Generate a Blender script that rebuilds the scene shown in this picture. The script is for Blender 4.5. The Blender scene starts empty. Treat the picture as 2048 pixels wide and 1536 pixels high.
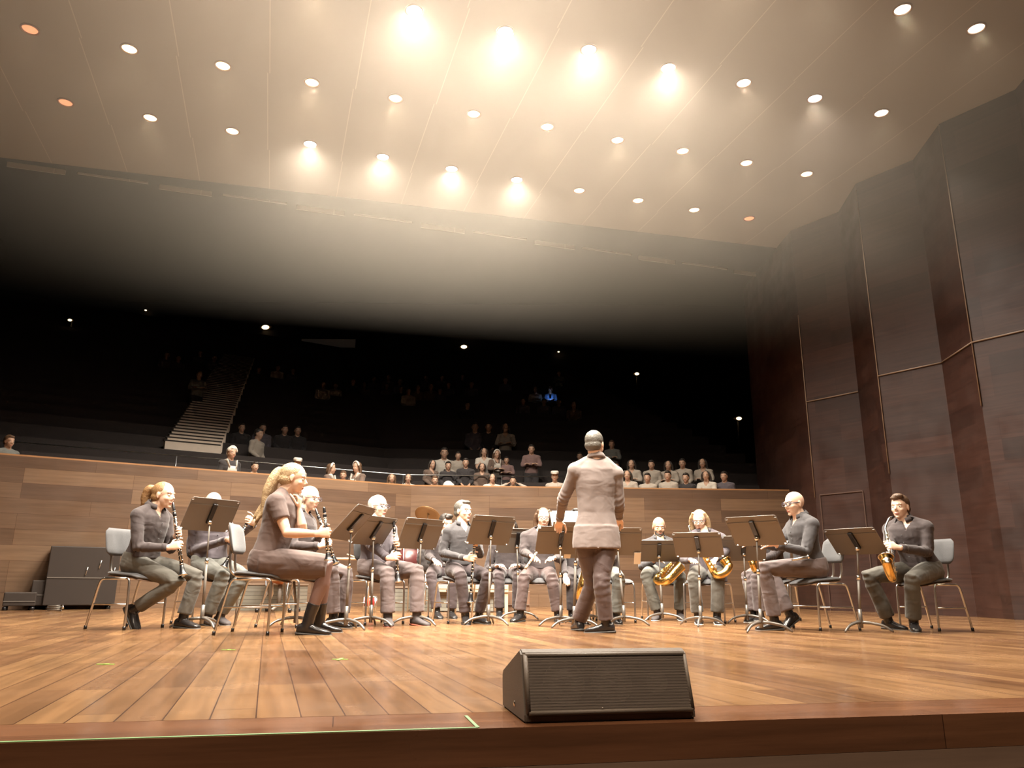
import bpy, bmesh, math, random
from mathutils import Vector, Matrix, noise
V = Vector
random.seed(7)
SC = bpy.context.scene
COL = SC.collection
R = math.radians
# ------------------------------------------------------------------ camera
F, PITCH, EYE, ROLL = 1540.0, R(14.7), 0.385, 0.007
CP, SP, CR, SR = math.cos(PITCH), math.sin(PITCH), math.cos(ROLL), math.sin(ROLL)
def at(x, y, D):
    """point of the hall seen at photo pixel x, y at depth D (metres along the floor)"""
    u, v = (x-1024)/F, (768-y)/F
    u, v = u*CR - v*SR, u*SR + v*CR
    r = V((u, CP - v*SP, SP + v*CP)); t = D/r.y
    return V((r.x*t, D, EYE + r.z*t))
cam_d = bpy.data.cameras.new('camera'); cam = bpy.data.objects.new('camera', cam_d); COL.objects.link(cam)
cam_d.sensor_width = 36; cam_d.lens = F/2048*36; cam_d.clip_start = 0.05; cam_d.clip_end = 200
right = V((CR, -SP*SR, CP*SR)); up = V((-SR, -SP*CR, CP*CR)); back = right.cross(up)
cam.matrix_world = Matrix(((right.x, up.x, back.x, 0), (right.y, up.y, back.y, 0), (right.z, up.z, back.z, EYE), (0, 0, 0, 1)))
SC.camera = cam
# ------------------------------------------------------------------ light and exposure
SC.view_settings.view_transform = 'Standard'; SC.view_settings.look = 'None'
SC.view_settings.gamma = 1; SC.view_settings.use_curve_mapping = False
SC.view_settings.exposure = -0.4
w = bpy.data.worlds.new('world'); SC.world = w; w.use_nodes = True
w.node_tree.nodes['Background'].inputs[0].default_value = (1, .8, .6, 1)
w.node_tree.nodes['Background'].inputs[1].default_value = 0.004
CEIL = 7.43
UD = V((.9565, .2917, 0)); VD = V((-.2917, .9565, 0))       # the two axes of the hall
POWER = 1.0
HAZE = 0.012      # density of the haze from the floor up to the ceiling
# lamps: position on the ceiling, then kind: c = cool white, w = warm white, d = dimmed
LAMPS = [
 ('unseen fill row added over the front seats', [(-3.5, -1.6, 'f'), (-1.2, -1.0, 'f'), (1.1, -.3, 'f'), (3.4, .4, 'f')]),  # invented house lights out of view, fill for the wedge and stage front
 ('unseen row added over the stage edge', [(-2.2, 1.9, 'w'), (-1.1, 2.2, 'w'), (0.05, 2.6, 'w'), (1.2, 2.9, 'w')]),  # added out of view to brighten the monitor wedge
 ('unseen row added over the front boards', [(-2.75, 3.9, 'k'), (-1.6, 4.25, 'k'), (-.45, 4.6, 'k'), (.7, 4.95, 'k'), (1.85, 5.3, 'k'), (3.0, 5.65, 'k')]),  # added out of view and tilted to light the players' fronts
 ('nearest visible row', [(-3.15, 5.7, 'w'), (-2.0, 6.05, 'c'), (-.87, 6.42, 'c'), (.26, 6.76, 'c'), (1.43, 7.1, 'W'), (2.57, 7.45, 'W'), (3.72, 7.8, 'W'), (4.87, 8.15, 'W'), (5.99, 8.48, 'W')]),
 ('second row from the front', [(-3.57, 7.52, 'w'), (-2.42, 7.87, 'w'), (-1.27, 8.23, 'c'), (-.12, 8.60, 'c'), (1.01, 8.94, 'c'), (2.16, 9.31, 'c'), (3.31, 9.63, 'W'), (4.47, 9.98, 'C'), (5.62, 10.33, 'W')]),
 ('third row from the front', [(-6.37, 8.62, 'd'), (-5.24, 8.99, 'w'), (-4.09, 9.33, 'w'), (-2.93, 9.69, 'w'), (-1.77, 10.05, 'w'), (-.62, 10.43, 'w'), (.53, 10.76, 'w'), (1.69, 11.12, 'w'), (2.82, 11.43, 'w'), (3.99, 11.79, 'w'), (5.15, 12.14, 'w')]),
 ('back row', [(-6.79, 10.21, 'd'), (-5.68, 10.59, 'w'), (-4.52, 10.94, 'w'), (-3.36, 11.30, 'c'), (-2.22, 11.68, 'c'), (-1.08, 12.05, 'c'), (.06, 12.41, 'c'), (1.21, 12.78, 'w'), (2.35, 13.14, 'w'), (3.49, 13.50, 'w'), (4.65, 13.84, 'd')]),
]
# ------------------------------------------------------------------ materials
def nodes(name):
    m = bpy.data.materials.new(name); m.use_nodes = True
    nt = m.node_tree; b = nt.nodes['Principled BSDF']
    return m, nt, b
def mat(name, col, rough=.6, metal=0, bump=0, bscale=60, var=0, vscale=8, spec=.5, sheen=0):
    m, nt, b = nodes(name); L = nt.links.new
    b.inputs['Base Color'].default_value = (*col, 1); b.inputs['Roughness'].default_value = rough
    b.inputs['Metallic'].default_value = metal; b.inputs['Specular IOR Level'].default_value = spec
    if sheen: b.inputs['Sheen Weight'].default_value = sheen
    tc = nt.nodes.new('ShaderNodeTexCoord')
    if var:
        n = nt.nodes.new('ShaderNodeTexNoise'); n.inputs['Scale'].default_value = vscale; n.inputs['Detail'].default_value = 4
        mx = nt.nodes.new('ShaderNodeMix'); mx.data_type = 'RGBA'
        mx.inputs[6].default_value = (*[c*(1-var) for c in col], 1); mx.inputs[7].default_value = (*[min(1, c*(1+var)) for c in col], 1)
        L(tc.outputs['Object'], n.inputs['Vector']); L(n.outputs['Fac'], mx.inputs[0]); L(mx.outputs[2], b.inputs['Base Color'])
    if bump:
        n = nt.nodes.new('ShaderNodeTexNoise'); n.inputs['Scale'].default_value = bscale; n.inputs['Detail'].default_value = 2
        bp = nt.nodes.new('ShaderNodeBump'); bp.inputs['Strength'].default_value = bump; bp.inputs['Distance'].default_value = .02
        L(tc.outputs['Object'], n.inputs['Vector']); L(n.outputs['Fac'], bp.inputs['Height']); L(bp.outputs['Normal'], b.inputs['Normal'])
    return m
def cloth(name, col, fold=.5, rough=.85):
    """woven cloth with soft creases"""
    m, nt, b = nodes(name); L = nt.links.new
    b.inputs['Base Color'].default_value = (*col, 1); b.inputs['Roughness'].default_value = rough
    b.inputs['Specular IOR Level'].default_value = .3; b.inputs['Sheen Weight'].default_value = .15
    tc = nt.nodes.new('ShaderNodeTexCoord'); mp = nt.nodes.new('ShaderNodeMapping'); mp.inputs['Scale'].default_value = (6, 6, 10)
    mp.inputs['Rotation'].default_value = (.5, .3, .2)
    n = nt.nodes.new('ShaderNodeTexNoise'); n.inputs['Scale'].default_value = 1; n.inputs['Detail'].default_value = 1.5; n.inputs['Distortion'].default_value = .9
    bp = nt.nodes.new('ShaderNodeBump'); bp.inputs['Strength'].default_value = fold*.7; bp.inputs['Distance'].default_value = .04
    L(tc.outputs['Object'], mp.inputs['Vector']); L(mp.outputs[0], n.inputs['Vector']); L(n.outputs['Fac'], bp.inputs['Height']); L(bp.outputs['Normal'], b.inputs['Normal'])
    return m
def emis(name, col, s):
    m, nt, b = nodes(name); b.inputs['Base Color'].default_value = (*col, 1)
    b.inputs['Emission Color'].default_value = (*col, 1); b.inputs['Emission Strength'].default_value = s
    return m
def planks(name, c1, c2, bw, bh, rot=0, use_uv=False, rough=.25, mortar=.002, seam=(.05, .02, .01), grain=.3, rvar=.1, bump=.05, c3=None):
    m, nt, b = nodes(name); L = nt.links.new; N = nt.nodes.new
    tc = N('ShaderNodeTexCoord'); mp = N('ShaderNodeMapping'); mp.inputs['Rotation'].default_value = (0, 0, rot)
    L(tc.outputs['UV' if use_uv else 'Object'], mp.inputs['Vector'])
    br = N('ShaderNodeTexBrick'); br.offset = .37; br.offset_frequency = 3; br.squash = 1
    br.inputs['Scale'].default_value = 1; br.inputs['Brick Width'].default_value = bw; br.inputs['Row Height'].default_value = bh
    br.inputs['Mortar Size'].default_value = mortar; br.inputs['Mortar Smooth'].default_value = .2; br.inputs['Bias'].default_value = -.1
    br.inputs['Color1'].default_value = (*c1, 1); br.inputs['Color2'].default_value = (*c2, 1); br.inputs['Mortar'].default_value = (*seam, 1)
    L(mp.outputs[0], br.inputs['Vector'])
    ms = N('ShaderNodeMapping'); ms.inputs['Scale'].default_value = (1.2, 22, 22); L(mp.outputs[0], ms.inputs['Vector'])
    gn = N('ShaderNodeTexNoise'); gn.inputs['Scale'].default_value = 1; gn.inputs['Detail'].default_value = 5; gn.inputs['Roughness'].default_value = .65
    L(ms.outputs[0], gn.inputs['Vector'])
    rmp = N('ShaderNodeMapRange'); rmp.inputs[1].default_value = .3; rmp.inputs[2].default_value = .7; rmp.inputs[3].default_value = 1-grain; rmp.inputs[4].default_value = 1+grain*.6
    L(gn.outputs['Fac'], rmp.inputs[0])
    mul = N('ShaderNodeVectorMath'); mul.operation = 'SCALE'; L(br.outputs['Color'], mul.inputs[0]); L(rmp.outputs[0], mul.inputs['Scale'])
    src = mul.outputs[0]
    L(src, b.inputs['Base Color'])
    n2 = N('ShaderNodeTexNoise'); n2.inputs['Scale'].default_value = 2.5; n2.inputs['Detail'].default_value = 6; L(mp.outputs[0], n2.inputs['Vector'])
    rr = N('ShaderNodeMapRange'); rr.inputs[1].default_value = .3; rr.inputs[2].default_value = .7; rr.inputs[3].default_value = max(.02, rough-rvar); rr.inputs[4].default_value = rough+rvar
    L(n2.outputs['Fac'], rr.inputs[0]); L(rr.outputs[0], b.inputs['Roughness'])
    bp = N('ShaderNodeBump'); bp.inputs['Strength'].default_value = bump; bp.inputs['Distance'].default_value = .01
    L(gn.outputs['Fac'], bp.inputs['Height']); L(bp.outputs[0], b.inputs['Normal'])
    return m
M = {}
M['floor'] = planks('lacquered_stage_planks', (.25, .135, .060), (.13, .06, .027), 1.7, .13, rot=-R(107), rough=.22, rvar=.08, grain=.35, mortar=.0025)
M['border'] = planks('lacquered_border_board', (.16, .07, .033), (.12, .05, .024), 3.0, .34, rot=-R(12), rough=.2, grain=.3)
M['fascia'] = planks('stage_front_wood', (.22, .14, .095), (.18, .11, .075), 4.0, .2, use_uv=True, rough=.5, grain=.2)
M['rear'] = planks('rear_wall_planks', (.205, .125, .075), (.095, .055, .036), 1.55, .235, use_uv=True, rough=.42, grain=.22, seam=(.07, .03, .015))
M['side'] = planks('side_wall_planks', (.052, .0225, .016), (.027, .012, .009), 1.25, .30, use_uv=True, rough=.45, grain=.3, seam=(.03, .01, .006))
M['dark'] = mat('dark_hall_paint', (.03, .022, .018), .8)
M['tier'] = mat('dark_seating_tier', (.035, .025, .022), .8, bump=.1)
M['step'] = mat('pale_step_riser', (.80, .66, .54), .6, var=.1)
M['trim'] = mat('pale_trim_line', (.26, .19, .14), .4)
M['steel'] = mat('brushed_chrome', (.75, .74, .72), .28, 1)
M['silver'] = mat('silver_keywork', (.9, .88, .82), .18, 1)
M['gold'] = mat('gold_lacquer', (.95, .62, .20), .2, 1)
M['black'] = mat('black_wood', (.012, .011, .012), .3)
M['stand'] = mat('stand_black_steel', (.17, .15, .13), .5, .1, spec=.5)
M['standleg'] = mat('stand_grey_legs', (.20, .18, .16), .35, .5)
M['pad'] = mat('chair_grey_fabric', (.085, .085, .09), .8, bump=.15, bscale=200, sheen=.3)
M['under'] = mat('chair_plywood_shell', (.16, .09, .055), .5)
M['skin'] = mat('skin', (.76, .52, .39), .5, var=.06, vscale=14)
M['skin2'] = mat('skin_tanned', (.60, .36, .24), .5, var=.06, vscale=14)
M['skin3'] = mat('dim_lit_audience_skin', (.40, .24, .16), .6)  # skin colour darkened to stand in for the audience's dim light
M['eyew'] = mat('eye_white', (.75, .72, .68), .3)
M['eyed'] = mat('eye_dark', (.03, .02, .015), .2)
M['lip'] = mat('lip', (.45, .16, .12), .5)
M['paper'] = mat('white_paper', (.85, .83, .78), .8)
M['sole'] = mat('shoe_sole', (.05, .045, .04), .6)
M['whitesole'] = mat('white_rubber_sole', (.7, .68, .63), .6)
M['redsole'] = mat('red_brown_sole', (.35, .10, .06), .6)
M['shoe'] = mat('black_shoe_leather', (.02, .018, .018), .22)
M['suede'] = mat('grey_suede', (.06, .05, .05), .8)
M['glass_frame'] = mat('dark_glasses_frame', (.06, .05, .07), .3)
M['speaker'] = mat('speaker_black_paint', (.12, .092, .07), .6, bump=.2, bscale=400)
M['case'] = mat('case_dark_brown', (.032, .022, .017), .6)
M['green'] = mat('green_tape', (.11, .22, .075), .6)
M['yellowtape'] = mat('yellow_green_tape', (.22, .42, .05), .6)
M['beige'] = mat('beige_board', (.50, .40, .28), .5, var=.08)
M['greypanel'] = planks('grey_slatted_panel', (.24, .23, .19), (.20, .19, .16), 2.0, .055, use_uv=True, rough=.6, mortar=.004, seam=(.08, .07, .06), grain=.1)
M['copper'] = mat('copper_bowl', (.55, .22, .10), .3, .7)
M['maroon'] = mat('maroon_drum_shell', (.07, .018, .018), .3)
M['brass'] = mat('cymbal_bronze', (.27, .16, .075), .45, .6)
M['wood'] = mat('varnished_wood', (.35, .18, .08), .4, var=.2, vscale=5)
def hairm(name, col): return mat(name, col, .5, bump=.3, bscale=120, var=.3, vscale=60)
H = {'brown': hairm('brown_hair', (.10, .055, .03)), 'dark': hairm('dark_hair', (.025, .018, .014)), 'blond': hairm('blonde_hair', (.42, .30, .17)),
     'lightbrown': hairm('light_brown_hair', (.30, .17, .075)), 'grey': hairm('grey_hair', (.11, .10, .085)), 'white': hairm('white_hair', (.62, .60, .56))}
# ------------------------------------------------------------------ mesh helpers
def finish(name, bm, m, parent=None, smooth=True, loc=None):
    me = bpy.data.meshes.new(name)
    bmesh.ops.recalc_face_normals(bm, faces=bm.faces)
    if loc is None and parent is not None: loc = V((0, 0, 0))
    bm.to_mesh(me); bm.free()
    for mm in (m if isinstance(m, (list, tuple)) else [m]): me.materials.append(mm)
    if smooth:
        for p in me.polygons: p.use_smooth = True
    o = bpy.data.objects.new(name, me); COL.objects.link(o)
    if parent is not None: o.parent = parent
    if loc: o.location = loc
    return o
def shift(bm, v):
    bmesh.ops.translate(bm, verts=bm.verts, vec=v); return bm
def box(bm, c, s, rz=0, bev=0):
    r = bmesh.ops.create_cube(bm, size=1)
    vs = r['verts']
    for v in vs: v.co = Matrix.Rotation(rz, 3, 'Z') @ V((v.co.x*s[0], v.co.y*s[1], v.co.z*s[2])) + V(c)
    if bev:
        es = set(e for v in vs for e in v.link_edges)
        bmesh.ops.bevel(bm, geom=list(es), offset=bev, segments=2, affect='EDGES', profile=.5)
def ell(bm, c, r, ax=None, seg=16):
    """ellipsoid, radii r along the axes ax (3 vectors)"""
    ax = ax or (V((1, 0, 0)), V((0, 1, 0)), V((0, 0, 1)))
    res = bmesh.ops.create_uvsphere(bm, u_segments=seg, v_segments=max(6, seg*2//3), radius=1)
    c = V(c)
    for v in res['verts']:
        p = v.co.copy(); v.co = c + ax[0]*(p.x*r[0]) + ax[1]*(p.y*r[1]) + ax[2]*(p.z*r[2])
def frames(pts, hint=None):
    out = []; n = len(pts); prev = None
    for i in range(n):
        t = (pts[min(i+1, n-1)] - pts[max(i-1, 0)])
        t = t.normalized() if t.length > 1e-9 else V((0, 0, 1))
        if prev is None:
            h = V(hint) if hint else (V((0, 0, 1)) if abs(t.z) < .9 else V((1, 0, 0)))
            a = (h - t*h.dot(t)).normalized()
        else:
            a = prev - t*prev.dot(t)
            a = a.normalized() if a.length > 1e-6 else prev
        prev = a; out.append((t, a, t.cross(a)))
    return out
def tube(bm, pts, rad, n=10, hint=None, cap=True):
    """rings along pts; rad is a number, a list, or a list of (ra, rb)"""
    pts = [V(p) for p in pts]
    if not isinstance(rad, (list, tuple)): rad = [rad]*len(pts)
    fr = frames(pts, hint); rings = []
    for p, r, (t, a, b) in zip(pts, rad, fr):
        ra, rb = r if isinstance(r, (list, tuple)) else (r, r)
        rings.append([bm.verts.new(p + a*(ra*math.cos(2*math.pi*k/n)) + b*(rb*math.sin(2*math.pi*k/n))) for k in range(n)])
    for r0, r1 in zip(rings, rings[1:]):
        for k in range(n): bm.faces.new((r0[k], r0[(k+1) % n], r1[(k+1) % n], r1[k]))
    if cap:
        bm.faces.new(rings[0][::-1]); bm.faces.new(rings[-1])
def loft(bm, st, n=20, p=2.0):
    """st: list of (centre, axisA, ra, axisB, rb); superellipse exponent p"""
    rings = []
    for c, a, ra, b, rb in st:
        ring = []
        for k in range(n):
            t = 2*math.pi*k/n; ct, s_ = math.cos(t), math.sin(t)
            ring.append(bm.verts.new(V(c) + a*(ra*math.copysign(abs(ct)**(2/p), ct)) + b*(rb*math.copysign(abs(s_)**(2/p), s_))))
        rings.append(ring)
    for r0, r1 in zip(rings, rings[1:]):
        for k in range(n): bm.faces.new((r0[k], r0[(k+1) % n], r1[(k+1) % n], r1[k]))
    bm.faces.new(rings[0][::-1]); bm.faces.new(rings[-1])
def smoothpath(pts, n=6):
    """Catmull-Rom through the points"""
    P = [V(p) for p in pts]; P = [P[0]*2-P[1]] + P + [P[-1]*2-P[-2]]; out = []
    for i in range(1, len(P)-2):
        for k in range(n):
            t = k/n; a, b, c, d = P[i-1], P[i], P[i+1], P[i+2]
            out.append(.5*((2*b) + (c-a)*t + (2*a-5*b+4*c-d)*t*t + (3*b-a-3*c+d)*t**3))
    out.append(P[-2]); return out
def fuse(bm, vox, it=2, noise_amp=0, nscale=30):
    """weld overlapping closed shells into one continuous surface"""
    me = bpy.data.meshes.new('tmp'); bmesh.ops.recalc_face_normals(bm, faces=bm.faces); bm.to_mesh(me); bm.free()
    o = bpy.data.objects.new('tmp', me); COL.objects.link(o)
    md = o.modifiers.new('r', 'REMESH'); md.mode = 'VOXEL'; md.voxel_size = vox
    if it:
        sm = o.modifiers.new('s', 'SMOOTH'); sm.iterations = it; sm.factor = .5
    dg = bpy.context.evaluated_depsgraph_get(); dg.update()
    m2 = bpy.data.meshes.new_from_object(o.evaluated_get(dg))
    bpy.data.objects.remove(o); bpy.data.meshes.remove(me)
    out = bmesh.new(); out.from_mesh(m2); bpy.data.meshes.remove(m2)
    if noise_amp:
        out.normal_update()
        for v in out.verts: v.co += v.normal*noise_amp*noise.noise(v.co*nscale)
    return out
def tag(o, label=None, cat=None, group=None, kind=None):
    if label: o['label'] = label
    if cat: o['category'] = cat
    if group: o['group'] = group
    if kind: o['kind'] = kind
    return o
def empty(name, loc, label, cat, group=None, rz=0):
    o = bpy.data.objects.new(name, None); o.empty_display_size = .1; COL.objects.link(o)
    o.location = loc; o.rotation_euler = (0, 0, rz); return tag(o, label, cat, group)
def copy_tree(o, parent=None):
    c = o.copy(); COL.objects.link(c); c.parent = parent
    for ch in list(o.children): copy_tree(ch, c)
    return c
def struct(name, bm, m, smooth=False):
    return tag(finish(name, bm, m, smooth=smooth), kind='structure')
def quadwall(bm, pts, z0, z1, thick=.12, side=1):
    """wall standing on a polyline, with real thickness and metric UVs"""
    uv = bm.loops.layers.uv.verify(); d = 0
    for a, b in zip(pts, pts[1:]):
        a, b = V((*a, 0)), V((*b, 0)); L = (b-a).length; n = V((-(b-a).y, (b-a).x, 0)).normalized()*thick*side
        lo = [a+V((0, 0, z0)), b+V((0, 0, z0)), b+n+V((0, 0, z0)), a+n+V((0, 0, z0))]
        vs = [bm.verts.new(p) for p in lo] + [bm.verts.new(p+V((0, 0, z1-z0))) for p in lo]
        us = [d, d+L, d+L, d]
        for f in ((0, 1, 5, 4), (1, 2, 6, 5), (2, 3, 7, 6), (3, 0, 4, 7), (4, 5, 6, 7), (3, 2, 1, 0)):
            fc = bm.faces.new([vs[i] for i in f])
            for lp in fc.loops:
                i = vs.index(lp.vert); lp[uv].uv = (us[i % 4], lp.vert.co.z)
        d += L
# ------------------------------------------------------------------ the hall
E0, EDIR = V((-1.26, 2.07, 0)), V((math.cos(R(12.0)), math.sin(R(12.0)), 0))       # front edge of the stage
EN = V((-EDIR.y, EDIR.x, 0))
def edge(s, o=0, z=0): return E0 + EDIR*s + EN*o + V((0, 0, z))
def poly(bm, pts, z0, z1):
    a = [bm.verts.new((p[0], p[1], z0)) for p in pts]; b = [bm.verts.new((p[0], p[1], z1)) for p in pts]
    bm.faces.new(a[::-1]); bm.faces.new(b)
    for i in range(len(pts)):
        j = (i+1) % len(pts); bm.faces.new((a[i], a[j], b[j], b[i]))
BW = .28
bm = bmesh.new(); poly(bm, [edge(-9, BW+.004), edge(11, BW+.004), V((12, 17, 0)), V((-13, 17, 0)), V((-13, 1, 0))], -.10, 0)
struct('floor', bm, M['floor'])
bm = bmesh.new(); poly(bm, [edge(-9, 0), edge(11, 0), edge(11, BW), edge(-9, BW)], -.10, 0)
struct('floor', bm, M['border'])
bm = bmesh.new(); a, b = edge(-9, .02), edge(11, .02); quadwall(bm, [(a.x, a.y), (b.x, b.y)], -1.2, -.10, .1)
a, b = edge(-9, .0), edge(11, .0); quadwall(bm, [(a.x, a.y), (b.x, b.y)], -.165, -.101, .02)
struct('wall_stage_front', bm, M['fascia'])
bm = bmesh.new(); poly(bm, [(-13, -3), (13, -3), (13, 6), (-13, 2)], -1.3, -1.2); struct('floor', bm, M['dark'])
C0 = V((-1.98, 15.3)); CL = V((-7.72, 11.85)); CRR = V((5.2, 15.62))
N1 = V((-(C0-CL).y, (C0-CL).x)).normalized(); N2 = V((-(CRR-C0).y, (CRR-C0).x)).normalized()
WALLTOP = 2.29
CL2 = C0 + (CL-C0)*1.9
CR2 = C0 + (CRR-C0)*1.6
bm = bmesh.new(); quadwall(bm, [tuple(CL2), tuple(C0)], 0, WALLTOP, .14)
struct('wall_rear_left', bm, M['rear'])
bm = bmesh.new(); quadwall(bm, [tuple(C0), tuple(CR2)], 0, WALLTOP, .14)
struct('wall_rear', bm, M['rear'])
bm = bmesh.new(); quadwall(bm, [tuple(CL2), tuple(C0), tuple(CR2)], WALLTOP, WALLTOP+.025, .16); struct('trim_1', bm, M['wood'])
# folded panelled wall on the right
FOLD = [(5.66, 14.38), (6.29, 13.55), (6.16, 12.48), (6.78, 11.66), (6.66, 10.62), (7.30, 9.75), (7.18, 8.7), (7.85, 7.8), (7.75, 6.6), (8.4, 5.7), (8.4, 3.0)]
bm = bmesh.new(); quadwall(bm, [(5.60, 17.5)] + FOLD, 0, CEIL, .2, 1)
struct('wall_right', bm, M['side'])
def rod(name, pts, r, m, kind='structure'):
    bm = bmesh.new(); tube(bm, pts, r, 6); o = finish(name, bm, m); o['kind'] = kind; return o
k = 2
off = V((-.012, -.008, 0))
for i, j in ((0, 1), (2, 3), (3, 4), (4, 5)):
    rod('trim_%d' % k, [V((*FOLD[i], 3.84))+off, V((*FOLD[j], 3.84))+off], .012, M['trim']); k += 1
for i, z0, z1 in ((0, 2.0, 5.6), (2, 2.2, 7.3), (4, 2.9, 7.4)):
    rod('trim_%d' % k, [V((*FOLD[i], z0))+off, V((*FOLD[i], z1))+off], .010, M['trim']); k += 1
# door in the folded wall
d0, d1 = V((*FOLD[0], 0)), V((*FOLD[1], 0)); dd = (d1-d0).normalized()
dn = V((dd.y, -dd.x, 0)); dn = dn if dn.y < 0 else -dn
bm = bmesh.new()
for q0, q1 in ((d0+dd*.1, d0+dd*.1+V((0, 0, 2.05))), (d0+dd*.1+V((0, 0, 2.05)), d0+dd*.93+V((0, 0, 2.05))), (d0+dd*.93, d0+dd*.93+V((0, 0, 2.05)))):
    tube(bm, [q0+dn*.012, q1+dn*.012], .012, 6)
struct('door_1', bm, mat('door_frame_line', (.10, .06, .045), .5))
# far side: left return wall, hall walls, hall ceiling
bm = bmesh.new(); quadwall(bm, [(-12.9, 1.0), (-12.9, 9.0)], -1.2, CEIL, .2, 1); struct('wall_left', bm, M['side'])
# stage ceiling with panel seams
m, nt, b = nodes('stage_ceiling_panels'); L = nt.links.new; N = nt.nodes.new
tc = N('ShaderNodeTexCoord'); dp = N('ShaderNodeVectorMath'); dp.operation = 'DOT_PRODUCT'; dp.inputs[1].default_value = tuple(UD); L(tc.outputs['Object'], dp.inputs[0])
dq = N('ShaderNodeVectorMath'); dq.operation = 'DOT_PRODUCT'; dq.inputs[1].default_value = tuple(VD); L(tc.outputs['Object'], dq.inputs[0])
def mth(op, a, b2=None, c=None):
    n = N('ShaderNodeMath'); n.operation = op
    for i, x in enumerate((a, b2, c)):
        if x is None: continue
        if isinstance(x, (int, float)): n.inputs[i].default_value = x
        else: L(x, n.inputs[i])
    return n.outputs[0]
row = mth('FLOOR', mth('DIVIDE', mth('ADD', dq.outputs['Value'], 0.4), 2.1))
q = mth('FRACT', mth('DIVIDE', mth('ADD', dp.outputs['Value'], mth('MULTIPLY', mth('MODULO', row, 2.0), .03)), 1.2045))
ln = mth('LESS_THAN', mth('ABSOLUTE', mth('SUBTRACT', q, .535)), .0055)
nz = N('ShaderNodeTexNoise'); nz.inputs['Scale'].default_value = .8; nz.inputs['Detail'].default_value = 5; L(tc.outputs['Object'], nz.inputs['Vector'])
mx = N('ShaderNodeMix'); mx.data_type = 'RGBA'; mx.inputs[6].default_value = (.27, .262, .24, 1); mx.inputs[7].default_value = (.31, .30, .27, 1); L(nz.outputs['Fac'], mx.inputs[0])
m3 = N('ShaderNodeMix'); m3.data_type = 'RGBA'; L(ln, m3.inputs[0]); L(mx.outputs[2], m3.inputs[6]); m3.inputs[7].default_value = (.40, .39, .34, 1)
L(m3.outputs[2], b.inputs['Base Color']); b.inputs['Roughness'].default_value = .55
M['ceil'] = m
bm = bmesh.new(); poly(bm, [(-13, -3), (13, -3), (13, 16.2), (5.8, 15.25), (-13, 10.8)], CEIL, CEIL+.18); struct('ceiling', bm, M['ceil'])
# stepped fascia hanging at the ceiling's back edge
bm = bmesh.new(); k = 0
for i in range(-9, 8):
    c = V((-1.42, 14.30, CEIL)) + UD*(i*1.2045) + V((0, .02*i, 0))
    h = .03 if i % 2 else .09
    box(bm, c+V((0, 0, -h/2+.001)), (1.15 if i % 2 else .9, .03, h), R(17))
struct('trim_20', bm, M['ceil'])
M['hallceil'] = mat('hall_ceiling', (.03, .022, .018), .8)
bm = bmesh.new(); poly(bm, [(-45, 10.8), (-13, 10.8), (5.8, 15.25), (13, 16.2), (20, 16.2), (20, 42), (-45, 42)], 15.8, 16.0); struct('ceiling', bm, M['hallceil'])
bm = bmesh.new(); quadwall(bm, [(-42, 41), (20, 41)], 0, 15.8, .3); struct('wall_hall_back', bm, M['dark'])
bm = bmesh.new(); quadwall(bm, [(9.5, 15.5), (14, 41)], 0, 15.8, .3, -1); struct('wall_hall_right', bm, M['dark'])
# ------------------------------------------------------------------ seating tiers
PIT, RISE, T0 = .85, .385, 1.28
def ddist(p): q = V((p[0], p[1])) - C0; return max(q.dot(N1), q.dot(N2)) - .14
def corner(d):       # where the two offset lines meet
    d += .14; A = Matrix(((N1.x, N1.y), (N2.x, N2.y))); return C0 + A.inverted() @ V((d, d))
dirL = (CL-C0).normalized(); dirR = (CRR-C0).normalized()
NR = 27
bm = bmesh.new()
for k in range(NR):
    z = T0 + RISE*k
    for dA, dB, zz in ((PIT*k, PIT*k+.42, z), (PIT*k+.42, PIT*(k+1), z+.40)):      # foot space, then the seat ledge
        cA, cB = corner(dA), corner(dB)
        Lw = 26; Rw = 9.4
        pts = [cA+dirL*Lw, cA, cA+dirR*Rw, cB+dirR*Rw, cB, cB+dirL*Lw]
        v = [bm.verts.new((p.x, p.y, zz)) for p in pts]; bm.faces.new((v[0], v[1], v[4], v[5])); bm.faces.new((v[1], v[2], v[3], v[4]))
        if zz > z + .1:          # upright backs along the rear of the seat ledge
            ca, cb = corner(dB-.07), corner(dB-.005)
            q = [ca+dirL*Lw, ca, ca+dirR*Rw, cb+dirR*Rw, cb, cb+dirL*Lw]
            lo = [bm.verts.new((p.x, p.y, zz-.02)) for p in q]; hi = [bm.verts.new((p.x, p.y, zz+.56)) for p in q]
            for i0, i1 in ((0, 1), (1, 2), (3, 4), (4, 5), (2, 3), (5, 0)): bm.faces.new((lo[i0], lo[i1], hi[i1], hi[i0]))
            bm.faces.new((hi[0], hi[1], hi[4], hi[5])); bm.faces.new((hi[1], hi[2], hi[3], hi[4]))
        v2 = [bm.verts.new((p.x, p.y, zz-.6)) for p in pts[:3]]
        bm.faces.new((v[0], v[1], v2[1], v2[0])); bm.faces.new((v[1], v[2], v2[2], v2[1]))
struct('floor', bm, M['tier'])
def tread(k): return T0 + RISE*k
def rake_hit(x, y, h):
    D = 12.0
    while D < 60:
        p = at(x, y, D)
        d = ddist(p)
        if d > .3 and p.z - (T0 + RISE*(d/PIT-.5)) <= h: return p, d
        D += .02
    return p, d
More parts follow.
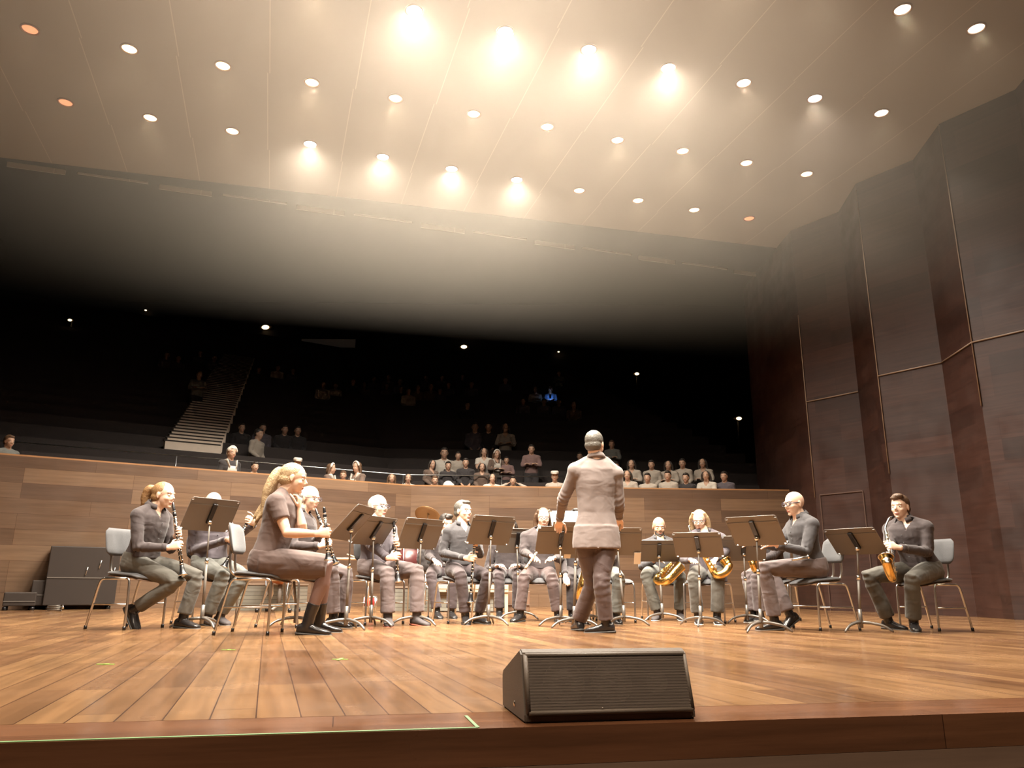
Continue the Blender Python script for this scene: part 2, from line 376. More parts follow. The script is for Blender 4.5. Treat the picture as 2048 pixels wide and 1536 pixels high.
# thin handrail line above the front rows
A, B, Cc = corner(.95)+dirL*9.0, corner(.95), corner(.95)+dirR*4.2
rail = empty('handrail', (B.x, B.y, T0+RISE), 'thin metal handrail running behind the front row of seated children', 'handrail')
bm = bmesh.new(); tube(bm, [V((A.x-B.x, A.y-B.y, 1.0)), V((0, 0, 1.0)), V((Cc.x-B.x, Cc.y-B.y, 1.0))], .012, 6); finish('top_rail', bm, M['steel'], rail)
for q in (A, (A+B)/2, B, (B+Cc)/2, Cc):
    bm = bmesh.new(); tube(bm, [V((q.x-B.x, q.y-B.y, 0)), V((q.x-B.x, q.y-B.y, 1.0))], .01, 6); finish('post', bm, M['steel'], rail)
# stairs through the left seating
p0, _ = rake_hit(387, 938, .05); p1, _ = rake_hit(473, 752, .05)
s0, s1 = V((p0.x, p0.y)), V((p1.x, p1.y))
sd = (s1-s0).normalized(); nst = 44; sp = (s1-s0).length/nst
s00 = s0 - sd*sp*3
st = empty('aisle_stairs', (s00.x, s00.y, 0), 'long flight of pale-edged steps climbing the left seating', 'stairs')
ang = math.atan2(dirL.y, dirL.x)
for k in range(nst+4):
    c = s00 + sd*sp*(k+.5); zt = T0 + RISE*(ddist(c)/PIT) + .60
    bm = bmesh.new(); box(bm, (c.x-s00.x, c.y-s00.y, zt-.12), (1.12, sp*.98, .24), ang+math.pi, 0)
    box(bm, (c.x-s00.x - sd.x*sp*.38, c.y-s00.y - sd.y*sp*.38, zt-.005), (1.13, .07, .03), ang+math.pi)  # dark strip stands in for the shadow line under the nosing
    _so = finish('step', bm, [M['step'], M['dark']], st, smooth=False)
    for pl in _so.data.polygons:
        if pl.index >= 6: pl.material_index = 1
# ------------------------------------------------------------------ ceiling lamps
ORD = ['first', 'second', 'third', 'fourth', 'fifth', 'sixth', 'seventh', 'eighth', 'ninth', 'tenth', 'eleventh', 'twelfth', 'thirteenth', 'fourteenth', 'fifteenth', 'sixteenth', 'seventeenth', 'eighteenth', 'nineteenth', 'twentieth', 'twenty-first']
M['l_c'] = emis('lamp_cool_white', (1, .97, .92), 60); M['l_w'] = emis('lamp_warm_white', (1, .74, .40), 6)
M['l_C'] = emis('lamp_white', (.97, .97, 1), 22); M['l_W'] = emis('lamp_soft_white', (1, .88, .68), 10); M['l_d'] = emis('lamp_dimmed', (1, .46, .22), 1.0)
M['l_k'] = M['l_c']; M['l_f'] = M['l_w']
M['can'] = mat('lamp_ring', (.30, .2, .14), .5)
ring_me = lens_me = None
KIND = {'c': 'glaring white', 'w': 'warm yellow', 'W': 'soft white', 'C': 'bluish white', 'k': 'tilted white', 'f': 'soft warm', 'd': 'dimmed orange'}
SPOT = {'k': ((1, .90, .76), 3600), 'f': ((1, .80, .60), 1100), 'c': ((1, .91, .78), 1900), 'w': ((1, .83, .62), 420), 'W': ((1, .86, .68), 420), 'C': ((1, .90, .80), 600), 'd': ((1, .62, .38), 40)}
def ringlens():
    bm = bmesh.new(); n = 28
    prof = [(.098, .0), (.116, -.004), (.118, -.018), (.098, -.020), (.094, -.004), (.094, .0)]
    rings = [[bm.verts.new((r*math.cos(2*math.pi*k/n), r*math.sin(2*math.pi*k/n), z)) for k in range(n)] for r, z in prof]
    for a, b in zip(rings, rings[1:]+rings[:1]):
        for k in range(n): bm.faces.new((a[k], a[(k+1) % n], b[(k+1) % n], b[k]))
    r = finish('trim_ring', bm, M['can'])
    bm = bmesh.new(); ell(bm, (0, 0, -.004), (.093, .093, .016), seg=24)
    return r, finish('lens', bm, M['l_c'])
_r, _l = ringlens()
for rn, row in LAMPS:
    for i, (x, y, kd) in enumerate(row):
        t = empty('ceiling_downlight', (x, y, CEIL), '%s recessed ceiling downlight, %s from the left in the %s' % (KIND[kd], ORD[i], rn), 'ceiling light', 'recessed downlights in the stage ceiling')
        r = _r if (_r.parent is None and 'u' not in _r) else None
        a = bpy.data.objects.new('trim_ring', _r.data); b = bpy.data.objects.new('lens', _l.data.copy())
        b.data.materials[0] = M['l_'+kd]
        for o in (a, b): COL.objects.link(o); o.parent = t
        ld = bpy.data.lights.new('lamp', 'SPOT'); col, e = SPOT[kd]
        ld.color = col; ld.energy = e*POWER; ld.spot_size = R(140 if kd == 'c' else 110); ld.spot_blend = 1; ld.shadow_soft_size = .07
        lo = bpy.data.objects.new('lamp', ld); COL.objects.link(lo); lo.parent = t; lo.location = (0, 0, -.06)
        if kd in 'kf':
            tg = V((.5*x-.3, 8.6, .8)) if kd == 'k' else V((x*.5, 2.2, -.3)); lo.rotation_euler = (tg-V((x, y, CEIL))).to_track_quat('-Z', 'Y').to_euler()
        if kd == 'k': ld.spot_size = R(56); ld.energy *= (.6 if x > 1.5 else 1)
        if rn == 'back row' and kd == 'w' and x > 1: ld.energy *= .4
        if rn == 'unseen row added over the stage edge': ld.energy *= .45
        if kd == 'w' and x < -3.5: ld.energy *= .35
        if kd in 'wW' and x > 3.5: ld.energy *= .35
for o in (_r, _l): bpy.data.objects.remove(o)
# small lamps of the dark hall
for i, (x, y, D, wd, lab) in enumerate([(143, 641, 28, .14, 'small warm hall lamp at far left in the darkness'), (293, 621, 33, .09, 'tiny pale hall lamp, second from the left in the darkness'), (532, 655, 30, .30, 'flat oval hall lamp glowing above the aisle stairs'),
        (928, 694, 32, .26, 'flat oval hall lamp left of the conductor, high in the dark hall'), (1117, 704, 33, .08, 'tiny pale hall lamp above the standing spectator'), (1273, 748, 28, .16, 'small slanted hall lamp right of the conductor'), (1476, 837, 20, .14, 'small slanted hall lamp beside the panelled right wall')]):
    p = at(x, y, 40.93)
    if y > 740 or x < 200: p, _ = rake_hit(x, y, 1.05)
    k_ = p.y/D; wd *= k_
    t = empty('hall_lamp', p, lab, 'lamp', 'small lamps in the dark hall')
    bm = bmesh.new(); ell(bm, (0, 0, 0), (wd, .10, wd*.35)); finish('housing', bm, M['can'], t)
    bm = bmesh.new(); ell(bm, (0, -.10, -.02), (wd*.5, .06, wd*.3)); finish('lens', bm, M['l_w'], t)
    bm = bmesh.new(); box(bm, (0, .03, 0), (wd*.5, .12, .06)); (tube(bm, [V((0, .06, .02)), V((0, .06, -1.0))], .03, 6) if y > 740 or x < 200 else None); finish('bracket', bm, M['dark'], t)
# control booth window on the back wall
p = at(657, 694, 40.92)
t = empty('booth_window', p, 'faint grey control booth window high at the back of the hall', 'window')
bm = bmesh.new(); box(bm, (0, 0, 0), (3.2, .16, 1.0)); finish('frame', bm, M['dark'], t, smooth=False)
bm = bmesh.new(); box(bm, (0, -.09, 0), (3.0, .03, .86)); finish('pane', bm, emis('booth_glow', (1, .8, .65), .006), t, smooth=False)
# ------------------------------------------------------------------ floor marks
def tape(a, b, w_, m, lab, name='floor_tape'):
    a, b = V(a), V(b); c = (a+b)/2; bm = bmesh.new()
    box(bm, (0, 0, .0012), ((b-a).length, w_, .0016), math.atan2((b-a).y, (b-a).x)); o = finish(name, bm, m, smooth=False, loc=V((c.x, c.y, 0)))
    return tag(o, lab, 'tape')
e0 = edge(-2.5, .012); e1 = edge(1.20, .012)
tape(e0, e1, .012, M['green'], 'long green tape line along the front edge of the stage')
tape(e1+V((-.0, .0, .0)), e1+V((-.045, .2, 0)), .010, M['green'], 'short green tape piece slanting back from the edge line')
for x, y, lab in ((211, 1329, 'small yellow-green tape mark at far left of the stage floor'), (457, 1300, 'tiny yellow-green tape mark on the floor before the long-haired player'), (680, 1319, 'small green tape cross on the floor left of the black wedge')):
    D = 1.0
    while at(x, y, D).z > 0: D += .005
    p = at(x, y, D); bm = bmesh.new(); box(bm, (0, 0, .0012), (.085, .018, .0016)); box(bm, (0, 0, .0022), (.018, .11 if 'cross' in lab else .04, .0016))
    tag(finish('floor_tape', bm, M['yellowtape'], smooth=False, loc=V((p.x, p.y, 0))), lab, 'tape')
# ------------------------------------------------------------------ stage monitor wedge
wr = V((.043, 2.405, 0)); wa = R(11.5)
wd = empty('stage_monitor', wr, 'black wedge stage monitor at the front edge of the stage', 'speaker', rz=wa)
W_ = .532
prof = [(.0, .0), (.0, .022), (.052, .188), (.075, .200), (.33, .118), (.345, .10), (.335, .0)]
bm = bmesh.new()
A = [bm.verts.new((0, y, z)) for y, z in prof]; B = [bm.verts.new((W_, y, z)) for y, z in prof]
bm.faces.new(A[::-1]); bm.faces.new(B)
for i in range(len(prof)): j = (i+1) % len(prof); bm.faces.new((A[i], A[j], B[j], B[i]))
bmesh.ops.bevel(bm, geom=bm.edges[:], offset=.005, segments=2, affect='EDGES')
finish('cabinet', bm, M['speaker'], wd, smooth=False)
# woofer cones sit in the front baffle, behind the grille
fu = V((0, .052, .166)).normalized(); fn = V((0, -.166, .052)).normalized()
M['cone'] = mat('speaker_cone', (.45, .36, .30), .5); M['dust'] = mat('dust_cap', (.16, .13, .11), .35)
for nm, cx, r in (('woofer', .125, .064), ('woofer', .275, .064), ('horn', .42, .034)):
    c = V((cx, 0, .022)) + fu*.085 + fn*.001
    bm = bmesh.new(); n = 28; X = V((1, 0, 0))
    pr = [(r, .0), (r, .005), (r*.93, .0055), (r*.86, .002), (r*.30, .0004), (r*.28, .003), (r*.12, .0045), (0.001, .005)]
    rg = [[bm.verts.new(c + X*(q*math.cos(2*math.pi*k/n)) + fu*(q*math.sin(2*math.pi*k/n)) + fn*h) for k in range(n)] for q, h in pr]
    for a_, b_ in zip(rg, rg[1:]):
        for k in range(n): bm.faces.new((a_[k], a_[(k+1) % n], b_[(k+1) % n], b_[k]))
    finish(nm, bm, M['cone'], wd)
m, nt, b = nodes('perforated_grille'); L = nt.links.new; N = nt.nodes.new
b.inputs['Base Color'].default_value = (.13, .10, .08, 1); b.inputs['Roughness'].default_value = .5; b.inputs['Metallic'].default_value = .3
tr = N('ShaderNodeBsdfTransparent'); ms = N('ShaderNodeMixShader'); tc = N('ShaderNodeTexCoord')
vz = N('ShaderNodeTexVoronoi'); vz.inputs['Scale'].default_value = 400; vz.inputs['Randomness'].default_value = 0; L(tc.outputs['Object'], vz.inputs['Vector'])
lt = N('ShaderNodeMath'); lt.operation = 'LESS_THAN'; lt.inputs[1].default_value = .43; L(vz.outputs['Distance'], lt.inputs[0])
L(lt.outputs[0], ms.inputs[0]); L(b.outputs[0], ms.inputs[1]); L(tr.outputs[0], ms.inputs[2]); L(ms.outputs[0], nt.nodes['Material Output'].inputs['Surface'])
bm = bmesh.new(); o0 = V((.012, 0, .026)) + fn*.010
q = [o0, o0+V((W_-.024, 0, 0)), o0+V((W_-.024, 0, 0))+fu*.162, o0+fu*.162]
vs = [bm.verts.new(p) for p in q] + [bm.verts.new(p - fn*.0015) for p in q]
bm.faces.new(vs[:4]); bm.faces.new(vs[4:][::-1])
for i in range(4): j = (i+1) % 4; bm.faces.new((vs[i], vs[j], vs[4+j], vs[4+i]))
finish('grille', bm, m, wd, smooth=False)
bm = bmesh.new()
for a_, b_ in ((q[0], q[1]), (q[1], q[2]), (q[2], q[3]), (q[3], q[0])): tube(bm, [a_-fn*.004, b_-fn*.004], .0075, 6)
finish('grille_frame', bm, M['speaker'], wd)
for p_ in (V((.235, 0, .022)) + fu*.012 + fn*.0125, V((.515, 0, .022)) + fu*.028 + fn*.0125):
    bm = bmesh.new(); ell(bm, p_, (.0035, .0015, .0025), seg=8); finish('grille_screw', bm, M['silver'], wd)
bm = bmesh.new(); ell(bm, (-.001, .14, .035), (.003, .006, .009), seg=10); finish('side_screw', bm, M['silver'], wd)
# ------------------------------------------------------------------ chair and music stand
def make_chair():
    root = empty('orchestra_chair', (0, 0, 0), 'x', 'chair')
    def tb(nm, pts, r, m, rad=None):
        bm = bmesh.new(); tube(bm, smoothpath(pts, 5) if len(pts) > 2 else pts, r, 8); return finish(nm, bm, m, root)
    # forward is +X
    bm = bmesh.new(); st = []
    for i in range(9):
        t = i/8; x = -.21 + .43*t; hw = .205*(1-.25*abs(2*t-1)**4); z = .462 + .012*math.cos(t*3.1) - .035*max(0, t-.75)*3
        st.append((V((x, 0, z)), V((0, 1, 0)), hw*(.55 if i in (0, 8) else 1), V((0, 0, 1)), .010 if i in (0, 8) else .021))
    loft(bm, st, 24, 2.6); finish('seat', bm, M['pad'], root)
    bm = bmesh.new(); loft(bm, [(c-V((0, 0, .022)), a, ra*.96, b, rb*.5) for c, a, ra, b, rb in st], 20, 2.6); finish('seat_shell', bm, M['under'], root)
    bm = bmesh.new(); st = []
    for i in range(9):
        t = i/8; z = .625 + .245*t; hw = .185*(1-.22*abs(2*t-1)**5)*(.9 if i in (0, 8) else 1); x = -.235 - .05*t
        st.append((V((x, 0, z)), V((0, 1, 0)), hw, V((1, 0, 0)), .008 if i in (0, 8) else .017))
    loft(bm, st, 24, 2.4)
    for v in bm.verts: v.co.x += .9*v.co.y**2
    finish('backrest', bm, M['pad'], root)
    bm = bmesh.new(); box(bm, (-.272, 0, .745), (.008, .30, .20), 0, .003)
    for v in bm.verts: v.co.x += .9*v.co.y**2 - .2*(v.co.z-.745)
    finish('backrest_shell', bm, M['under'], root)
    for s in (-1, 1):
        y = .225*s
        tb('leg', [V((-.14, y, .425)), V((-.17, y, .415)), V((-.195, y*1.01, .37)), V((-.235, y*1.02, .19)), V((-.275, y*1.03, .008))], .0105, M['steel'])
        tb('leg', [V((.09, y, .425)), V((.115, y, .418)), V((.128, y, .38)), V((.135, y, .19)), V((.135, y, .008))], .0105, M['steel'])
        tb('side_rail', [V((-.14, y, .425)), V((.09, y, .425))], .0105, M['steel'])
        tb('stretcher', [V((-.232, y*1.02, .21)), V((.135, y, .21))], .007, M['steel'])
        tb('back_post', [V((-.10, .06*s, .437)), V((-.20, .065*s, .455)), V((-.250, .065*s, .52)), V((-.262, .065*s, .70))], .011, M['steel'])
        for x in (-.277, .135):
            bm = bmesh.new(); tube(bm, [V((x, y*(1.03 if x < 0 else 1), .0)), V((x+(.004 if x < 0 else 0), y*(1.03 if x < 0 else 1), .03))], .0135, 8); finish('foot_cap', bm, M['black'], root)
    for x in (-.1, .06): tb('cross_rail', [V((x, -.225, .425)), V((x, .225, .425))], .009, M['steel'])
    return root
chair0 = make_chair(); chair_used = False
def chair(x, y, yaw, lab):
    global chair_used
    o = copy_tree(chair0) if chair_used else chair0
    chair_used = True
    o.location = (x, y, 0); o.rotation_euler = (0, 0, R(yaw)); o['label'] = lab; o['group'] = 'orchestra chairs on the stage'
    return o
def stand(base, D, ctr, yaw, tilt, lab, dD=0, Wd=.5, Hd=.33, leg0=20, deskm=None):
    """music stand: base pixel and depth, centre of the desk in the photo, yaw of the desk's width, backward tilt"""
    b0 = at(*base, D); b0.z = 0; c = at(*ctr, D+dD) - b0
    root = empty('music_stand', b0, lab, 'music stand', 'music stands on the stage')
    ph, ta = R(yaw), R(tilt)
    Wv = V((math.cos(ph), math.sin(ph), 0)); nh = V((-math.sin(ph), math.cos(ph), 0))
    Uv = -nh*math.sin(ta) + V((0, 0, math.cos(ta))); nn = nh*math.cos(ta) + V((0, 0, math.sin(ta)))      # nn points to the player
    bm = bmesh.new(); box(bm, (0, 0, 0), (Wd, Hd, .004))
    co = [v for v in bm.verts]
    es = [e for e in bm.edges if abs(e.verts[0].co.z-e.verts[1].co.z) > .001]
    bmesh.ops.bevel(bm, geom=es, offset=.025, segments=4, affect='EDGES')
    box(bm, (0, Hd*.30, -.004), (Wd*.96, .012, .008))
    def tf(bm):
        for v in bm.verts: v.co = c + Wv*v.co.x + Uv*v.co.y + nn*v.co.z
    tf(bm); finish('desk', bm, deskm or M['stand'], root, smooth=False)
    bm = bmesh.new(); box(bm, (0, -Hd/2+.004, .026), (Wd*.98, .005, .052)); tf(bm); finish('ledge', bm, M['stand'], root, smooth=False)
    bm = bmesh.new(); tube(bm, [V((Wd/2*sx, Hd/2*sy, -.002)) for sx, sy in ((-.94, -1), (-1, -.92), (-1, .92), (-.94, 1), (.94, 1), (1, .92), (1, -.92), (.94, -1))], .0035, 6); tf(bm); finish('rim', bm, M['standleg'], root)
    bm = bmesh.new(); box(bm, (0, .02, -.014), (.045, .20, .022), 0, .004); tf(bm); finish('spine', bm, M['black'], root, smooth=False)
    j = c - nn*.035 - Uv*.06
    bm = bmesh.new(); ell(bm, j, (.022, .022, .022), seg=12); finish('tilt_knob', bm, M['silver'], root)
    bm = bmesh.new(); tube(bm, [j, j+V((0, 0, -.03)), c - nn*.01 - Uv*.04], .012, 8); finish('bracket', bm, M['stand'], root)
    hub = V((0, 0, .16))
    bm = bmesh.new(); mid = hub + (j-hub)*.55; tube(bm, [hub, mid], .0125, 10); tube(bm, [mid, j], .008, 8); finish('pole', bm, M['stand'], root)
    bm = bmesh.new(); tube(bm, [mid-(j-hub).normalized()*.02, mid+(j-hub).normalized()*.02], .017, 10); finish('height_collar', bm, M['silver'], root)
    bm = bmesh.new(); tube(bm, [V((0, 0, .035)), V((0, 0, .20))], .018, 10); finish('hub', bm, M['standleg'], root)
    for k in range(3):
        a = R(leg0+120*k); d = V((math.cos(a), math.sin(a), 0))
        bm = bmesh.new(); tube(bm, smoothpath([V((0, 0, .085))+d*.012, V((0, 0, .078))+d*.09, V((0, 0, .055))+d*.19, V((0, 0, .006))+d*.265], 4), [(.015)]*4+[.013]*4+[.011]*4+[.007], 8); finish('leg', bm, M['standleg'], root)
    root['_'] = 0; del root['_']
    return root, c+b0, Wv, Uv, nn
def sheet(fr, dx, dy, w_, h_, lab, m=None):
    root, c, Wv, Uv, nn = fr; o = c + Wv*dx + Uv*dy + nn*.008
    bm = bmesh.new(); box(bm, (0, 0, 0), (w_, h_, .004))
    for v in bm.verts: v.co = Wv*v.co.x + Uv*v.co.y + nn*v.co.z
    return tag(finish('sheet_music', bm, m or M['paper'], smooth=False, loc=o), lab, 'sheet music', 'sheets of music on the stands')
S = {}
S[1] = stand((402, 1255), 7.3, (421, 1030), 53, 30, 'music stand in front of the ponytailed player at far left', leg0=75)
S[2] = stand((691, 1258), 7.2, (706, 1046), 80, 42, 'music stand seen nearly edge-on beside the long-haired player', Wd=.5, Hd=.40, leg0=200)
S[3] = stand((741, 1250), 7.75, (749, 1062), 63, 37, 'music stand before the white-haired clarinet player', leg0=330)
S[4] = stand((834, 1248), 8.0, (842, 1068), 45, 27, 'music stand between the white-haired player and the grey-haired lean player', leg0=200)
S[5] = stand((977, 1246), 8.2, (982, 1061), 30, 30, 'music stand right of the lean clarinet player', leg0=320)
S[6] = stand((1038, 1236), 9.7, (1034, 1082), 15, 30, 'music stand partly hidden behind the tall one, left of the woman with glasses', leg0=90)
S[7] = stand((1122, 1250), 8.1, (1121, 1081), 10, 36, 'music stand in front of the brown-haired woman with glasses', leg0=210)
S[8] = stand((1248, 1246), 8.3, (1235, 1083), -2, 34, 'music stand just right of the conductor', leg0=100)
S[9] = stand((1325, 1236), 9.4, (1318, 1102), -5, 44, 'music stand in front of the bearded saxophone player', leg0=210)
S[10] = stand((1402, 1246), 8.3, (1396, 1090), -22, 42, 'music stand in front of the blonde woman', leg0=250)
S[11] = stand((1495, 1240), 9.0, (1487, 1097), -8, 36, 'music stand set low behind the bald player\'s stand', leg0=200)
S[12] = stand((1523, 1257), 7.25, (1511, 1062), -42, 40, 'tall music stand in front of the bald player with crossed feet', leg0=225)
S[13] = stand((1723, 1256), 7.4, (1711, 1083), -52, 46, 'music stand in front of the saxophone player at far right', leg0=215)
S[14] = stand((590, 1250), 7.6, (583, 1066), 60, 32, 'music stand hidden behind the long-haired player, feet under her chair', Hd=.26, Wd=.3, leg0=100)
S[15] = stand((1149, 1256), 7.75, (1152, 1038), 183, 58, 'conductor\'s music stand with open white score', leg0=210)
S[16] = stand((1175, 1244), 8.6, (1168, 1090), 2, 34, 'music stand hidden behind the conductor\'s back', leg0=150)
sheet(S[15], -.11, .01, .21, .29, 'white right-hand page of the score glowing beside the conductor')
sheet(S[15], .12, .01, .21, .29, 'white left-hand page of the score by the conductor\'s arm')
sheet(S[8], .215, -.15, .07, .14, 'white sheet sticking out below the stand right of the conductor').location.z -= .05
sheet(S[9], .20, -.15, .09, .10, 'white sheet sticking out below the bearded player\'s stand')
sheet(S[7], .10, -.15, .07, .14, 'white sheet sticking out below the stand of the woman with glasses')
sheet(S[2], -.1, -.03, .25, .34, 'pale sheet lying on the edge-on stand')
sheet(S[12], .0, .0, .3, .22, 'pale sheet on the tall stand of the bald player')
sheet(S[1], .0, .0, .4, .26, 'pale open sheets on the stand at far left')
sheet(S[3], .0, .0, .4, .26, 'pale open sheets on the white-haired player\'s stand')
sheet(S[10], .05, .0, .3, .24, 'pale sheet on the blonde woman\'s stand')
# ------------------------------------------------------------------ people
Z = V((0, 0, 1))
def perp(v, t):
    v = v - t*v.dot(t); return v.normalized() if v.length > 1e-6 else V((0, 0, 1))
def ik(a, b, la, lb, pole):
    d = b-a; L = d.length
    if L > (la+lb)*.995: k = L/((la+lb)*.995); la *= k; lb *= k
    x = (la*la - lb*lb + L*L)/(2*L); h = math.sqrt(max(0, la*la-x*x)); u = d.normalized()
    return a + u*x + perp(pole, u)*h
def hand(bm, wr, hd, pn, thumb, curl=.55, s=1, seg=8):
    """palm, four unequal bent fingers and a thumb from the side of the palm"""
    sd = thumb
    loft(bm, [(wr - hd*.015, sd, .026*s, pn, .019*s), (wr + hd*.02*s, sd, .029*s, pn, .017*s), (wr + hd*.055*s, sd, .040*s, pn, .015*s), (wr + hd*.088*s, sd, .041*s, pn, .013*s), (wr+hd*.096*s, sd, .036*s, pn, .009*s)], 12, 2.4)
    for k, (off_, ln_, cx) in enumerate(((.031, .070, 0), (.0105, .078, .06), (-.0105, .073, .12), (-.031, .058, .2))):
        p = wr + hd*(.086 - .004*abs(k-1))*s + sd*off_*s; pts = [p]; a = curl*.55 + cx*curl; l_ = ln_*s
        for fr_, da in ((.44, curl*.9), (.32, curl*.8), (.24, 0)):
            p = p + (hd*math.cos(a) + pn*math.sin(a) + sd*off_*.6*(1-curl))*l_*fr_; pts.append(p); a += da
        tube(bm, pts, [.0090*s, .0085*s, .0078*s, .0064*s], seg)
    p = wr + hd*.028*s + sd*.028*s + pn*.006
    tube(bm, [p - sd*.012, p + (sd*.75+hd*.55+pn*.25)*.034*s, p + (sd*.85+hd*1.25+pn*.65)*.048*s, p + (sd*.72+hd*1.7+pn*1.1)*.052*s], [.0135*s, .0105*s, .0095*s, .0075*s], seg)
def headmesh(bm, c, f, l, u, s=1):
    A = (f, l, u)
    def e(x, y, z, rx, ry, rz, seg=18): ell(bm, c + (f*x + l*y + u*z)*s, (rx*s, ry*s, rz*s), A, seg)
    e(-.014, 0, .028, .099, .078, .094, 24); e(.022, 0, -.022, .070, .064, .088, 24); e(.036, 0, -.072, .046, .047, .038); e(.070, 0, -.098, .019, .020, .015)
    e(.074, 0, .026, .018, .052, .011); e(.056, .037, -.028, .026, .023, .024); e(.056, -.037, -.028, .026, .023, .024)
    tube(bm, [c+(f*.080+u*.018)*s, c+(f*.095+u*-.004)*s, c+(f*.108+u*-.026)*s], [.008*s, .010*s, .013*s], 10)
    e(.094, .010, -.032, .011, .008, .007, 10); e(.094, -.010, -.032, .011, .008, .007, 10)
    e(.084, 0, -.060, .011, .023, .0055, 12); e(.082, 0, -.070, .011, .020, .006, 12)
    for q in (1, -1):
        e(-.006, .079*q, -.004, .018, .007, .030, 12); e(-.002, .080*q, -.026, .009, .006, .011, 10)
def ax_of(yaw, pitch=0, roll=0):
    f = V((math.cos(yaw)*math.cos(pitch), math.sin(yaw)*math.cos(pitch), math.sin(pitch))); l = V((-math.sin(yaw), math.cos(yaw), 0)); u = f.cross(l)
    if roll: l, u = l*math.cos(roll)+u*math.sin(roll), u*math.cos(roll)-l*math.sin(roll)
    return f, l, u
PEOPLE = {}
def person(key, label, root, J, yaw, hyaw, hpitch=0, hroll=0, skin='skin', hair=('short', 'dark'), shirt=None, trous=None, shoe='shoe', sole='sole', glasses=False, sleeve='long',
           dress=False, collar=True, beard=None, bulk=1.0, vox=.0055, hs=1.0, hands=None, tops=None, group=None, name='person', face=True, long_shirt=0, cap=None, apron=None, bow=False, tie=False, standing=False, sleevem=None, tights=None, cv=None, legs=True, boot=False):
    """J: world joints pel, neck, head, Lsh.. etc.; everything below is built round them"""
    g = lambda k: J[k] - root
    rt = empty(name, root, label, 'person', group)
    f = V((math.cos(yaw), math.sin(yaw), 0)); l = V((-f.y, f.x, 0))
    pel, nk, hd_ = g('pel'), g('neck'), g('head'); sp_ = (nk-pel).normalized(); fl = perp(f, sp_)
    hf, hl, hu = ax_of(hyaw, hpitch, hroll)
    b = bulk; cv = cv or max(vox, .009)
    sh = {q: g(q+'sh') for q in 'LR'}; el = {q: g(q+'el') for q in 'LR'}; wr = {q: g(q+'wr') for q in 'LR'}
    hp = {q: g(q+'hip') for q in 'LR'}; kn = {q: g(q+'kn') for q in 'LR'}; an = {q: g(q+'an') for q in 'LR'}
    Ls = (nk-pel).length
    def torso(bm, o, lo=0.0, hi=1.0, flare=0):
        prof = [(-.10, .085, .13), (-.03, .108, .168), (.10, .112, .172), (.30, .104, .148), (.50, .108, .150), (.70, .116, .168), (.86, .105, .165), (.95, .078, .125), (1.0, .058, .075)]
        st = []
        for t, rf, rl in prof:
            if t < lo or t > hi: continue
            bend = fl*(.02*math.sin(max(0, t)*3.1))
            st.append((pel + (nk-pel)*t + bend - fl*.0, fl, (rf*b+o)*(1+flare*max(0, .2-t)), l, (rl*b+o)*(1+flare*max(0, .2-t))))
        loft(bm, st, 24, 2.3)
    # ---- body
    bm = bmesh.new(); torso(bm, -.012); headmesh(bm, hd_, hf, hl, hu, hs)
    nb = hd_ - hf*.018*hs - hu*.06*hs
    tube(bm, [nk - sp_*.05, nk + (nb-nk)*.3, nb, hd_-hf*.01], [.078*hs, .062*hs, .060*hs, .052*hs], 16)
    for q, sgn in (('L', 1), ('R', -1)):
        tube(bm, [nk - sp_*.05 + l*.03*sgn, sh[q]-sp_*.015], [.045, .044], 12)
        s_, e_, w_ = sh[q], el[q], wr[q]
        tube(bm, [s_, s_.lerp(e_, .35), s_.lerp(e_, .8), e_, e_.lerp(w_, .3), e_.lerp(w_, .7), w_], [.050*b, .045*b, .038*b, .036*b, .037*b, .029*b, .024*b], 12)
        if hands and q in hands:
            h = hands[q]; hand(bm, w_, h[0], h[1], h[2], h[3], hs*1.0)
        else:
            d = (w_-e_).normalized(); pn = perp(-Z if abs(d.z) < .8 else f, d); hand(bm, w_, d, pn, perp(-d.cross(pn)*sgn, d), .5, hs)
        if legs: tube(bm, [hp[q], hp[q].lerp(kn[q], .5), kn[q], kn[q].lerp(an[q], .35), an[q]], [.08, .065, .052, .05, .034], 12)
    finish('body', fuse(bm, vox, 2), M[skin], rt)
    # ---- face details
    if face:
        for q in (1, -1):
            bm = bmesh.new(); ell(bm, hd_ + (hf*.0745 + hl*.031*q + hu*.004)*hs, (.011*hs, .0145*hs, .0085*hs), (hf, hl, hu), 14); ey = finish('eye', bm, M['eyew'], rt)
            bm = bmesh.new(); ell(bm, hd_ + (hf*.0825 + hl*.031*q + hu*.004)*hs, (.0042*hs, .0052*hs, .0056*hs), (hf, hl, hu), 10); finish('iris', bm, M['eyed'], ey)
            bm = bmesh.new(); tube(bm, [hd_ + (hf*.083+hl*.014*q+hu*.027)*hs, hd_ + (hf*.086+hl*.032*q+hu*.032)*hs, hd_ + (hf*.070+hl*.050*q+hu*.025)*hs], [.0022*hs, .0028*hs, .0018*hs], 6); finish('eyebrow', bm, H.get(hair[1] if hair[1] != 'white' else 'grey', H['dark']), rt)
        bm = bmesh.new(); ell(bm, hd_ + (hf*.088 - hu*.0625)*hs, (.008*hs, .0215*hs, .0045*hs), (hf, hl, hu), 12); ell(bm, hd_ + (hf*.086 - hu*.070)*hs, (.008*hs, .018*hs, .005*hs), (hf, hl, hu), 12); finish('lips', bm, M['lip'], rt)
